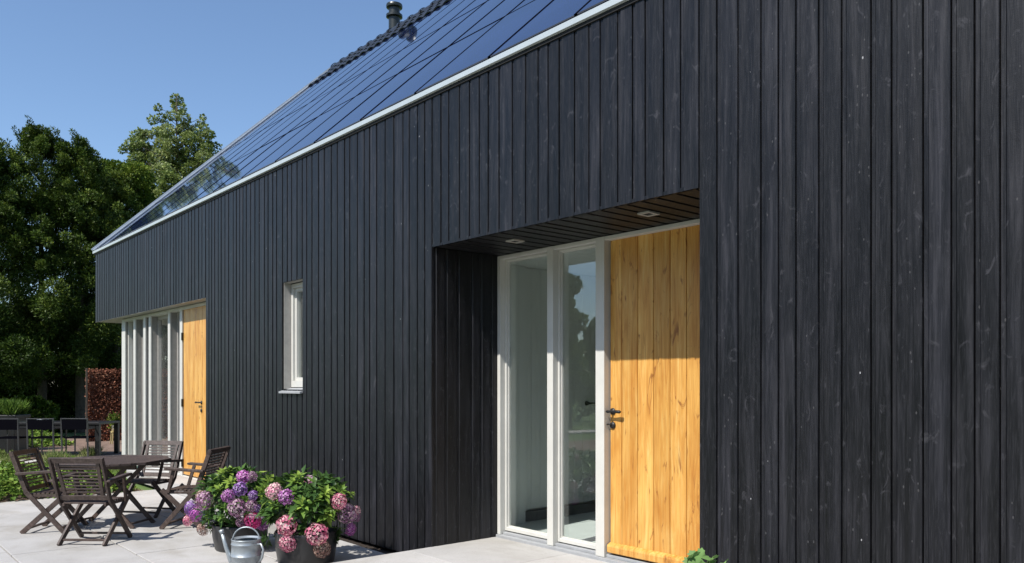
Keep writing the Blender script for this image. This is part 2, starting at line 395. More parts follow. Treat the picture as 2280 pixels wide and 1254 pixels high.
# reveal boards of the recessed porch (left side faces +x, right side faces -x)
mb = MB(); mb2 = MB()
ys = [D + .026, 4.305, 4.442, 4.60, 4.71, 4.84, 4.95]
for a, b in zip(ys[:-1], ys[1:]):
    t = random.random()
    mb.prism([(-5.951 - py, a + px) for px, py in board_profile(b - a, 0)], .14, 2.825, t)
    mb2.prism([(-3.058 + py, a + px) for px, py in board_profile(b - a, 0)], .14, 2.825, t)
mb.build("porch_side_boards", M['board'], house); mb2.build("porch_side_boards", M['board'], house)
mb = MB(); x = -5.95
while x < -3.06:
    w = random.choice(WB); x2 = min(x + w, -3.058)
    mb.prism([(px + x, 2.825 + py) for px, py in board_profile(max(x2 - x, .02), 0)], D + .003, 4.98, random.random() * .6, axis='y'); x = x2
mb.build("porch_soffit_boards", M['board'], house)
# dark wall core behind the boards (openings left free)
mb = MB(); y0, y1 = D + .028, D + .09
for x0, x1, z0, z1 in ((XL + .02, -11.56, 2.90, EZ), (-11.55, -9.05, .02, EZ), (-9.04, -8.51, 2.84, EZ), (-9.04, -8.51, .02, 1.50), (-8.50, -5.98, .02, EZ), (-5.97, -3.03, 2.88, EZ), (-3.02, XR, .02, EZ)):
    mb.box((x0, y0, z0), (x1, y1, z1))
mb.box((-6.03, D + .095, .02), (-5.978, 4.99, 2.87)); mb.box((-3.03, D + .095, .02), (-2.99, 4.99, 2.87)); mb.box((-5.95, D + .1, 2.852), (-3.06, 5.0, 2.9))
mb.build("wall_core", M['dark'], house)
# back and gable walls, far roof slope
ridgeY, ridgeZ = 9.434, 9.255
th = math.atan2(ridgeZ - 4.24, ridgeY - 4.13); ct, st = math.cos(th), math.sin(th)
backY = 2 * ridgeY - D
mb = MB()
mb.box((XL + .05, backY - .12, 0), (XR, backY, 4.2))
mb.prism([(D + .095, 2.95), (backY - .13, 2.95), (backY - .13, 4.2), (ridgeY, ridgeZ - .12), (D + .095, 4.2)], XL + .01, XL + .12, axis='x')
mb.prism([(8.2, 0), (backY - .13, 0), (backY - .13, 2.94), (8.2, 2.94)], XL + .01, XL + .12, axis='x')
mb.prism([(D + .095, 0), (backY - .13, 0), (backY - .13, 4.2), (ridgeY, ridgeZ - .12), (D + .095, 4.2)], XR - .12, XR - .01, axis='x')
mb.build("rear_and_gable_walls", M['board'], house)
def RP(x, s, h=0):   # point on the front roof plane: s along the slope, h above it
    return (x, 4.13 + s * ct - h * st, 4.24 + s * st + h * ct)
def slab_roof(mb, x0, x1, s0, s1, h0, h1, tone=.5):
    vs = [RP(x0, s0, h0), RP(x1, s0, h0), RP(x1, s1, h0), RP(x0, s1, h0), RP(x0, s0, h1), RP(x1, s0, h1), RP(x1, s1, h1), RP(x0, s1, h1)]
    mb.add(vs, [(0, 3, 2, 1), (4, 5, 6, 7), (0, 1, 5, 4), (1, 2, 6, 5), (2, 3, 7, 6), (3, 0, 4, 7)], tone)
SR = (ridgeZ - 4.24) / st
mb = MB(); slab_roof(mb, XL + .02, XR, .03, SR, -.16, -.022)
mb.prism([(ridgeY + .01, ridgeZ - .02), (backY + .1, 4.2), (backY + .1, 4.05), (ridgeY + .01, ridgeZ - .2)], XL + .02, XR, axis='x')
mb.build("roof", M['dark'], house)
mb = MB()  # eaves trim and verge
mb.prism([(D - .034, 4.198), (D - .014, 4.192), (D - .012, 4.25), (D - .036, 4.24)], XL - .06, XR, axis='x')
mb.build("eaves_trim", M['alu'], house)
mb = MB(); mb.box((XL - .01, D - .012, 4.165), (XR, D + .024, 4.195)); mb.build("eaves_painted_shadow", M['dark'], house)  # black strip stands in for the shadow gap under the trim
mb = MB(); slab_roof(mb, XL - .06, XL - .035, .0, SR, -.16, .06); slab_roof(mb, XL - .034, XL + .10, 0, SR, -.02, .025)
mb.build("verge_trim", M['verge'], house)
rowsS = [(.045, 1.545), (1.565, 3.42), (3.44, 6.28)]
xp = [XL + .14, -17.26] + [-16.26 + i for i in range(0, 21)]
xp = [XL + .14, -17.25, -16.25, -15.25, -14.25, -13.27, -12.25, -11.235, -10.235, -9.22, -8.21, -7.2, -6.215, -5.135, -4.137] + [-3.13 + i for i in range(8)]
for (s0, s1) in rowsS:
    for x0, x1 in zip(xp[:-1], xp[1:]):
        if x0 > -3 and s0 > 2: continue
        mb = MB(); slab_roof(mb, x0 + .017, x1 - .017, s0 + .004, s1 - .006, -.012, .012 + random.uniform(-.0015, .0015))
        mb.build("solar_panel", M['pv'], house)
mb = MB()  # thin raised channels between the panels
for x0 in xp[1:-1]: slab_roof(mb, x0 - .016, x0 + .016, .05, 6.28, -.02, .0155)
for sj in (1.555, 3.43): slab_roof(mb, XL + .14, XR, sj - .012, sj + .012, -.02, .0148)
mb.build("panel_channels", M['rubber'], house)
# pantiles above the panels, ridge tiles
mb = MB(); pitch = .30
nt_ = int((XR - XL) / pitch)
for c in range(4):
    s0 = 6.30 + c * .345; s1 = s0 + .375
    if s0 > SR: break
    s1 = min(s1, SR + .02)
    for k in range(nt_):
        xa = XL + .1 + k * pitch; vs = []
        for j in range(9):
            u = j / 8; hh = .032 * math.sin(u * math.pi) ** 1.2 if u < .62 else .032 * math.sin(.62 * math.pi) ** 1.2 * (1 - (u - .62) / .38) - .012 * math.sin((u - .62) / .38 * math.pi)
            vs += [RP(xa + u * pitch, s0, hh + .022), RP(xa + u * pitch, s1, hh - .002), RP(xa + u * pitch, s0, hh - .003)]
        fs = []
        for j in range(8): fs += [(3 * j, 3 * j + 3, 3 * j + 4, 3 * j + 1), (3 * j + 2, 3 * j + 5, 3 * j + 3, 3 * j)]
        mb.add(vs, fs, random.random())
mb.build("pantiles", M['tile'], house)
mb = MB(); x = XL + .12
while x < -9.2:
    for r0, xa, xb in ((.125, x + .05, x + .44), (.15, x, x + .062)):
        n = 14; vs = []
        for xx in (xa, xb):
            for rr in (r0, r0 - .016):
                for j in range(n + 1):
                    a = rad(-8 + 196 * j / n); vs.append((xx, ridgeY + rr * 1.1 * math.cos(a), ridgeZ - .075 + rr * .9 * math.sin(a)))
        m_ = n + 1; fs = []
        for j in range(n):
            fs += [(j, j + 1, 2 * m_ + j + 1, 2 * m_ + j), (m_ + j, 3 * m_ + j, 3 * m_ + j + 1, m_ + j + 1), (j, m_ + j, m_ + j + 1, j + 1), (2 * m_ + j, 2 * m_ + j + 1, 3 * m_ + j + 1, 3 * m_ + j)]
        mb.add(vs, fs, random.random())
    x += .415
mb.build("ridge_tiles", M['tile'], house, smooth=False)
mb = MB(); mb.lathe([(.128, 0), (.128, 1.98), (.185, 2.0), (.185, 2.05), (.135, 2.07), (.125, 2.075), (.125, 2.20), (.18, 2.215), (.187, 2.25), (.18, 2.285), (.06, 2.295), (.001, 2.297)], (-15.64, 9.9, 7.93), 36)
mb.build("flue_pipe", M['flue'], house, smooth=False)

# ---- generic joinery in the x/z plane
def frame_win(parent, name, x0, x1, z0, z1, yf, depth, wl, wr, wt, wb, mat):
    mb = MB()
    mb.box((x0, yf, z0), (x0 + wl, yf + depth, z1)); mb.box((x1 - wr, yf, z0), (x1, yf + depth, z1))
    mb.box((x0 + wl, yf + .001, z1 - wt), (x1 - wr, yf + depth - .001, z1)); mb.box((x0 + wl, yf + .001, z0), (x1 - wr, yf + depth - .001, z0 + wb))
    return mb.build(name, mat, parent, bevel=.003)
def glazed(parent, x0, x1, z0, z1, yf, bead=.022, extra=.03):
    """glazing bead + pane, sub-parts of the frame"""
    mb = MB()
    for a, b, c, d_ in ((x0, x0 + bead, z0, z1), (x1 - bead, x1, z0, z1)): mb.box((a, yf, c), (b, yf + .03, d_))
    mb.box((x0 + bead, yf + .001, z0), (x1 - bead, yf + .03, z0 + bead * 1.4)); mb.box((x0 + bead, yf + .001, z1 - bead), (x1 - bead, yf + .03, z1))
    mb.build("glazing_bead", M['frame'], parent, bevel=.002)
    MB().box((x0 + bead * .5, yf + extra, z0 + bead * .5), (x1 - bead * .5, yf + extra + .006, z1 - bead * .5)).build("pane", M['glass'], parent)

# ---- front porch: sidelights and door (frame front y 4.92, door plane 4.985)
YF = 4.92
mb = MB()
mb.box((-5.948, YF, .165), (-5.905, YF + .11, 2.82)); mb.box((-5.252, YF, .165), (-5.176, YF + .11, 2.822)); mb.box((-4.66, YF, .165), (-4.562, YF + .11, 2.822)); mb.box((-3.47, YF, .165), (-3.065, YF + .11, 2.822))
mb.box((-5.904, YF + .002, 2.79), (-5.253, YF + .108, 2.821)); mb.box((-5.175, YF + .002, 2.79), (-4.661, YF + .108, 2.821)); mb.box((-4.561, YF + .002, 2.79), (-3.471, YF + .108, 2.821))
fr = mb.build("entrance_frame", M['frame'], house, bevel=.003)
mb = MB(); mb.box((-5.945, YF - .022, .13), (-3.07, YF + .16, .163)); mb.box((-5.90, YF + .03, .1635), (-3.475, YF + .13, .187)); mb.build("threshold", M['sill'], house, bevel=.003)
for a, b in ((-5.904, -5.253), (-5.175, -4.661)):
    mb = MB(); o = 0.0
    mb.box((a, 4.98, .197), (a + .02, 5.03, 2.789)); mb.box((b - .02, 4.98, .197), (b, 5.03, 2.789)); mb.box((a + .02, 4.981, .197), (b - .02, 5.029, .232)); mb.box((a + .02, 4.981, 2.772), (b - .02, 5.029, 2.788))
    sl = mb.build("sidelight", M['frame'], house, bevel=.003)
    glazed(sl, a + .02, b - .02, .232, 2.772, 5.004, .007, .012)
mb = MB(); planks = [-4.553, -4.425, -4.256, -4.096, -3.931, -3.775, -3.62, -3.475]
tn = [.75, .35, .9, .15, .6, .4, .8]
for a, b, t in zip(planks[:-1], planks[1:], tn):
    mb.prism([(a + .0012, 4.995), (a + .0045, 4.985), (b - .0045, 4.985), (b - .0012, 4.995), (b - .0012, 5.03), (a + .0012, 5.03)], .205, 2.789, t)
door = mb.build("front_door", M['oak'], house)
mb = MB(); mb.prism([(4.984, .212), (4.948, .204), (4.943, .209), (4.941, .255), (4.948, .270), (4.984, .287)], -4.551, -3.48, .55, axis='x')
mb.build("weather_board", M['oak'], door, bevel=.002)
def handle(parent, x, y, z, sgn=1, rot=0):
    mb = MB()
    mb.lathe([(.0, 0), (.026, 0), (.029, -.004), (.027, -.010), (.012, -.013), (.010, -.045), (.013, -.06), (.0, -.062)], (x, y, z), 20, 'y')
    prev = []
    pts = [(x - sgn * .035, y - .052, z), (x - sgn * .018, y - .053, z), (x, y - .053, z), (x + sgn * .03, y - .053, z + .001), (x + sgn * .075, y - .053, z + .001), (x + sgn * .115, y - .053, z), (x + sgn * .128, y - .052, z)]
    rs = [.004, .012, .011, .008, .0125, .014, .007]
    mb.tube(pts, rs, 12)
    return mb.build("handle", M['iron'], parent, smooth=True)
handle(door, -4.52, 4.985, 1.372)
mb = MB(); mb.lathe([(0, 0), (.026, 0), (.030, -.005), (.026, -.014), (.012, -.02), (0, -.022)], (-4.52, 4.985, 1.258), 24, 'y'); mb.tube([(-4.52, 4.965, 1.262), (-4.545, 4.955, 1.268), (-4.56, 4.95, 1.262)], [.008, .009, .004], 8)
mb.build("lock_cover", M['iron'], door, smooth=True)
# downlights in the porch soffit
for x in (-3.74, -5.2):
    mb = MB(); mb.box((x - .055, 4.44, 2.812), (x + .055, 4.46, 2.824)); mb.box((x - .055, 4.54, 2.812), (x + .055, 4.56, 2.824)); mb.box((x - .055, 4.461, 2.8125), (x - .035, 4.539, 2.824)); mb.box((x + .035, 4.461, 2.8125), (x + .055, 4.539, 2.824))
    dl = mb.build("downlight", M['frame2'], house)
    MB().lathe([(0, 0), (.034, 0), (.034, .006)], (x, 4.5, 2.817), 20).build("lens", M['dark'], dl)
# hall behind the sidelights
mb = MB()
x0 = -6.43; X_R = -3.1
k = 0; y = 5.66
while y < 9.4:
    mb.box((x0 - .03, y + .002, .26), (x0, y + .128, 2.84)); y += .13
mb.box((x0 - .06, 5.03, .13), (x0 + .06, 5.655, 2.84))
mb.box((x0 - .12, 5.03, .13), (x0 - .061, 9.5, 2.84))
mb.box((x0 - .1, 9.41, .13), (X_R, 9.5, 2.84)); mb.box((X_R, 5.035, .13), (X_R + .1, 9.5, 2.84)); mb.box((x0 - .12, 5.035, 2.845), (X_R + .1, 9.5, 2.9))
mb.box((-5.98, 5.032, .1), (x0 - .12, 5.12, 2.84)); mb.box((-3.47, 5.034, .1), (X_R + .1, 5.1, 2.84))
mb.build("hall_walls", M['white'], house)
mb = MB(); mb.box((x0 - .12, 5.035, .05), (X_R + .1, 9.5, .128)); mb.build("hall_floor", M['floor'], house)
mb = MB(); mb.box((x0 - .028, 5.66, .13), (x0 + .006, 9.4, .235)); mb.build("hall_skirting", M['room'], house)
mb = MB(); mb.tube([(x0 + .001, 6.64, 1.38), (x0 + .05, 6.64, 1.38)], [.028, .012], 16); mb.tube([(x0 + .045, 6.60, 1.38), (x0 + .047, 6.78, 1.378)], [.011, .009], 10)
mb.build("interior_handle", M['iron'], house, smooth=True)

# ---- far glazed room beyond the second door
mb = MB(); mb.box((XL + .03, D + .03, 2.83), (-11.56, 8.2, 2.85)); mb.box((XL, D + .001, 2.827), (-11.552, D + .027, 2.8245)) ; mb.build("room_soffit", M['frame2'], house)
YG = 4.345
mb = MB()
mull = [(a * 1.0105, b * 1.0105) for a, b in [(-16.28, -16.06), (-15.54, -15.42), (-14.95, -14.83), (-14.64, -14.53), (-13.63, -13.53), (-13.06, -12.95)]]
for a, b in mull: mb.box((a, YG, .155), (b, YG + .022, 2.822))
mb2 = MB()
for a, b in mull: mb2.box((a + .003, YG + .023, .155), (b - .003, YG + .19, 2.819))
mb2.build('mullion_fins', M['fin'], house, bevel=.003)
mb.box((mull[0][1], YG + .002, 2.772), (-11.45, YG + .19, 2.821)); mb.box((-16.3, YG - .01, .12), (-11.45, YG + .10, .153))
mb.box((-11.62, YG, .155), (-11.4, YG + .085, 2.771))
mb.build("window_wall_frame", M['frame'], house, bevel=.003)
gaps = list(zip([m[1] for m in mull[:-1]], [m[0] for m in mull[1:]]))
for a, b in gaps:
    mb = MB(); y0_ = YG + .115
    mb.box((a + .0005, y0_, .155), (a + .03, y0_ + .06, 2.771)); mb.box((b - .03, y0_, .155), (b - .0005, y0_ + .06, 2.771)); mb.box((a + .03, y0_ + .001, .155), (b - .03, y0_ + .059, .235)); mb.box((a + .03, y0_ + .001, 2.72), (b - .03, y0_ + .059, 2.771))
    w = mb.build("window", M['frame2'], house, bevel=.002)  # darker grey here imitates the shade on the sash sides
    MB().box((a + .025, y0_ + .045, .23), (b - .025, y0_ + .051, 2.725)).build("pane", M['glass'], w)
mb = MB(); pk = [-13.075, -12.78, -12.60, -12.43, -12.25, -12.08, -11.92, -11.78, -11.62]
for i, (a, b) in enumerate(zip(pk[:-1], pk[1:])):
    mb.prism([(a + .0015, YG + .032), (a + .006, YG + .02), (b - .006, YG + .02), (b - .0015, YG + .032), (b - .0015, YG + .06), (a + .0015, YG + .06)], .175, 2.77, random.uniform(.6, 1))
d2 = mb.build("side_door", M['oak'], house)
handle(d2, -12.27, YG + .02, 1.32, -1)
mb = MB(); mb.lathe([(0, 0), (.026, 0), (.03, -.005), (.026, -.014), (0, -.022)], (-12.27, YG + .02, 1.2), 20, 'y'); mb.build("lock_cover", M['iron'], d2, smooth=True)
for z in (.35, 1.3, 2.35):
    MB().box((-13.09, YG - .012, z - .06), (-13.06, YG + .019, z + .06)).build("hinge", M['iron'], d2)
mb = MB()
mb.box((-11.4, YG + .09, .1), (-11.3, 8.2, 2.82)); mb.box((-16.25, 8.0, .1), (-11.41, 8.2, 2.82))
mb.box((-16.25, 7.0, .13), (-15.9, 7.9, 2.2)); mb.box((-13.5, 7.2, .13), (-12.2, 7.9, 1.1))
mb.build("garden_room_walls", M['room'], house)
MB().box((-16.25, YG + .101, .05), (-11.41, 8.0, .125)).build("garden_room_floor", M['floor'], house)
mb = MB()
for y in (4.40, 5.2, 6.1, 7.0, 7.9): mb.box((-16.279, y, .13), (-16.20, y + .09, 2.82))
mb.build("gable_window_frame", M['frame'], house, bevel=.003)
# curtain-like folds standing behind the panes
# ---- small window
mb = MB()
x0, x1, z0, z1 = -9.034, -8.517, 1.54, 2.80
mb.box((x0 - .02, D + .0245, z0), (x0 + .002, 4.27, z1)); mb.box((x1 - .002, D + .0245, z0), (x1 + .02, 4.27, z1)); mb.box((x0 + .003, D + .0245, z1 - .002), (x1 - .003, 4.27, z1 + .02))
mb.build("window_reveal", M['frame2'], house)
w = frame_win(house, "small_window", x0 + .004, x1 - .004, z0 + .02, z1 - .011, 4.271, .08, .045, .045, .05, .075, M['frame'])
mb = MB(); a, b, c, d_ = x0 + .05, x1 - .05, z0 + .096, z1 - .062
mb.box((a, 4.30, c), (a + .04, 4.36, d_)); mb.box((b - .04, 4.30, c), (b, 4.36, d_)); mb.box((a + .04, 4.301, c), (b - .04, 4.359, c + .04)); mb.box((a + .04, 4.301, d_ - .04), (b - .04, 4.359, d_))
mb.build("sash", M['frame'], w, bevel=.002)
MB().box((a + .035, 4.33, c + .035), (b - .035, 4.336, d_ - .035)).build("pane", M['glass'], w)
mb = MB(); mb.prism([(4.27, z0 + .012), (D - .035, z0 - .03), (D - .035, z0 - .05), (4.27, z0 - .03)], x0 - .02, x1 + .02, axis='x'); mb.build("window_sill", M['sill'], house)
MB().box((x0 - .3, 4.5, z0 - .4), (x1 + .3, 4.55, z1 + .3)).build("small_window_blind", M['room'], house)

# ================================================================== FURNITURE
def make_chair(label):
    t = empty("folding_chair", label, "chair", group="folding garden chairs round the table")
    W = .2575
    for s in (-1, 1):
        mb = MB(); mb.beam((s * W, -.31, .868), (s * W, -.15, .43), .024, .045, (1, 0, 0), .4); mb.beam((s * W, -.155, .445), (s * W, .245, .0), .024, .048, (1, 0, 0), .4)
        mb.build("rear_upright", M['teak'], t, bevel=.003)
        mb = MB(); mb.beam((s * (W - .03), -.22, .0), (s * (W - .03), .25, .43), .024, .052, (1, 0, 0)); mb.build("leg", M['teak'], t, bevel=.003)
        mb = MB(); xa = s * (W + .022)
        mb.prism([(-.25, .634), (-.22, .628), (.16, .655), (.185, .662), (.185, .68), (.16, .684), (-.25, .656)], xa - .028, xa + .028, axis='x')
        mb.build("armrest", M['teak'], t, bevel=.004)
        mb = MB(); mb.beam((xa - s * .02, .10, .65), (xa - s * .035, .17, .40), .022, .035, (1, 0, 0)); mb.build("arm_support", M['teak'], t, bevel=.002)
    def bk(x, z, off=0):  # point in the back plane at height z
        f_ = (.868 - z) / .438; return (x, -.31 + f_ * .16 + off, z)
    mb = MB()
    mb.beam(bk(-W - .015, .852), bk(W + .015, .852), .026, .055, (0, 1, .36))
    mb.beam(bk(-.205, .84, .005), bk(-.185, .44, .005), .018, .034, (0, 1, .36)); mb.beam(bk(.205, .84, .005), bk(.185, .44, .005), .018, .034, (0, 1, .36))
    mb.beam(bk(-W + .012, .47), bk(W - .012, .47), .018, .048, (0, 1, .36))
    for i in range(9):
        z = .525 + i * .034; mb.beam(bk(-.192, z, .004), bk(.192, z, .004), .010, .015, (0, 1, .36))
    mb.build("backrest", M['teak'], t, bevel=.002)
    mb = MB()
    for i in range(9):
        y = -.16 + i * .046; mb.box((-.215, y, .415 + .02 * math.cos((i - 4) * .25) - .02), (.215, y + .034, .432 + .02 * math.cos((i - 4) * .25) - .02))
    for s in (-1, 1): mb.box((s * .2, -.17, .385), (s * .222, .235, .412))
    mb.build("seat", M['teak'], t, bevel=.002)
    for (y, z, w_) in ((-.165, .05, W - .045), (.185, .055, W - .013)):
        mb = MB(); mb.beam((-w_, y, z), (w_, y, z), .03, .02); mb.build("stretcher", M['teak'], t, bevel=.002)
    return t
def copy_tree(o, parent=None):
    c = o.copy(); COL.objects.link(c)
    if parent: c.parent = parent
    for ch in list(o.children): copy_tree(ch, c)
    return c
ch0 = make_chair("folding teak chair at the table's left side, back toward the green planting")
spots = [(-10.0, 1.942, -.635, None), (-8.956, 2.10, .825, "nearest folding teak chair, seen from behind, in front of the round table"),
         (-9.264, 3.196, 2.384, "folding teak chair seen side-on beside the purple hydrangea"), (-10.41, 3.054, 3.82, "farthest folding teak chair, facing the camera in front of the window wall")]
for i, (x, y, a, lb) in enumerate(spots):
    o = ch0 if i == 0 else copy_tree(ch0)
    o.location = (x, y, 0.001); o.rotation_euler = (0, 0, a)
    if lb: o['label'] = lb
tb = empty("garden_table", "round slatted teak table with crossed legs between four folding chairs", "table", (-9.9, 2.51, .001), rad(40))
mb = MB(); R = .615
def circ(x): return math.sqrt(max(R * R - x * x, 0))
ns = 15
for i in range(ns):
    a = -R * .93 + i * (1.86 * R / ns); b = a + 1.86 * R / ns - .006
    la, lb_ = min(circ(a), R * .94), min(circ(b), R * .94)
    mb.prism([(a, -la + .01), (b, -lb_ + .01), (b, lb_ - .01), (a, la - .01)], .716, .738, random.random())
mb.build("tabletop", M['teak'], tb, bevel=.002)
mb = MB(); n = 8
for k in range(n):
    a0, a1 = 2 * math.pi * (k + .5) / n, 2 * math.pi * (k + 1.5) / n
    p = [((R + .02) * math.cos(a0), (R + .02) * math.sin(a0)), ((R + .02) * math.cos(a1), (R + .02) * math.sin(a1)), ((R - .06) * math.cos(a1), (R - .06) * math.sin(a1)), ((R - .06) * math.cos(a0), (R - .06) * math.sin(a0))]
    mb.prism(p, .712, .742, random.random())
mb.build("table_rim", M['teak'], tb, bevel=.003)
mb = MB(); mb.box((-.45, -.235, .655), (.45, -.205, .711)); mb.box((-.45, .205, .655), (.45, .235, .711)); mb.box((-.2, -.204, .66), (-.16, .204, .71)); mb.box((.16, -.204, .66), (.2, .204, .71))
mb.build("apron", M['teak'], tb, bevel=.002)
for sx in (-1, 1):
    for sy in (-1, 1):
        mb = MB(); mb.beam((sx * .40, sy * (.19 if sx > 0 else .165), 0), (-sx * .30, sy * (.19 if sx > 0 else .165), .68), .024, .045, (0, 1, 0)); mb.build("leg", M['teak'], tb, bevel=.003)
for a_, b_, z_ in ((.36, .18, .05), (-.36, .16, .05), (-.14, .17, .50)):
    mb = MB(); mb.beam((a_, -b_, z_), (a_, b_, z_), .03, .02); mb.build("stretcher", M['teak'], tb, bevel=.002)

# zinc watering can
wc = empty("watering_can", "grey galvanised zinc watering can with tall hoop handle in front of the purple hydrangea", "watering can", (-6.62, 2.727, .001), 0)
ax = np.array([.65, .76])  # screen right
mb = MB(); mb.lathe([(0, .002), (.105, .002), (.118, .006), (.12, .02), (.122, .15), (.126, .153), (.126, .160), (.122, .163), (.119, .245), (.123, .248), (.124, .256), (.119, .262), (.118, .285), (.1225, .29), (.1225, .297), (.117, .295), (.112, .285), (.09, .283)], n=48)
mb.build("body", M['zinc'], wc, smooth=True)
def S2(u, v, z): return (ax[0] * u - ax[1] * v * 0 + (-.76) * v, ax[1] * u + .65 * v, z)
mb = MB(); mb.tube([S2(-.10, 0, .03), S2(-.135, 0, .12), S2(-.175, 0, .24), S2(-.205, 0, .345)], [.024, .02, .017, .014], 16); mb.tube([S2(-.2, 0, .335), S2(-.212, 0, .368)], [.017, .021], 16)
mb.build("spout", M['zinc'], wc, smooth=True)
mb = MB(); pts = []
for k in range(15):
    a = math.pi * (1 - k / 14); pts.append(S2(.112 * math.cos(a) * (1.0 if k else 1), 0, .285 + .105 * math.sin(a)))
mb.tube(pts, [.0065] * 15, 10); mb.build("hoop_handle", M['zinc'], wc, smooth=True)
mb = MB(); mb.tube([S2(.10, -.05, .255), S2(.15, -.08, .262), S2(.172, -.09, .22), S2(.16, -.085, .15), S2(.112, -.05, .08)], [.009, .010, .010, .010, .008], 10); mb.build("side_handle", M['zinc'], wc, smooth=True)

# ================================================================== HYDRANGEAS
CAM = np.array([0, 0, 1.6]); cA, sA = -.7588, .6513
Cv = np.array([-.7588, .6513, 0]); Rv = np.array([.6513, .7588, 0]); Uv = np.array([0, 0, 1.])
def at(px, py, t): return CAM + (Cv + (px - 1140) / 1794 * Rv + (855 - py) / 1794 * Uv) * t
def floret_mesh(name, seed):
    rg = np.random.default_rng(seed); n = 110; V = []; F = []; T = []
    i = np.arange(n) + .5; ph = np.arccos(1 - 2 * i / n * .86); th_ = math.pi * (1 + 5 ** .5) * i
    Pn = np.stack([np.cos(th_) * np.sin(ph), np.sin(th_) * np.sin(ph), np.cos(ph)], 1)
    for p in Pn:
        rr = 1 + rg.uniform(-.10, .07); c = p * rr; a = unit(np.cross(p, rg.normal(size=3))); b = np.cross(p, a); tn = np.clip(rg.normal(.5, .27), 0, 1)
        nrm = unit(p + rg.normal(size=3) * .25); a = unit(a - nrm * (a @ nrm)); b = np.cross(nrm, a); sz = rg.uniform(.15, .21)
        for k in range(4):
            t = k * math.pi / 2; d = a * math.cos(t) + b * math.sin(t); e = a * math.cos(t + math.pi / 2) * .42 + b * math.sin(t + math.pi / 2) * .42
            o = len(V); V += [c, c + d * sz * .55 + e * sz + nrm * sz * .12, c + d * sz * 1.05 + nrm * sz * .02, c + d * sz * .55 - e * sz + nrm * sz * .12]; F.append((o, o + 1, o + 2, o + 3)); T.append(np.clip(tn + rg.normal(0, .14), 0, 1))
    # dark inner core
    return V, F, T
FM = []
for sdx in range(3):
    V, F, T = floret_mesh("flower", sdx); o = np_mesh("flower_head", V, F, T, PET['pink']); FM.append(o.data); bpy.data.objects.remove(o)
def flower(parent, pos, r, mat, out):
    o = bpy.data.objects.new("flower_head", random.choice(FM)); COL.objects.link(o); o.parent = parent
    loc = Vector(pos) - parent.location; o.location = loc
    q = Vector(out).to_track_quat('Z', 'Y').to_euler(); o.rotation_euler = q; o.scale = (r, r, r * .86)
    o.material_slots[0].link = 'OBJECT'; o.material_slots[0].material = mat
    return o
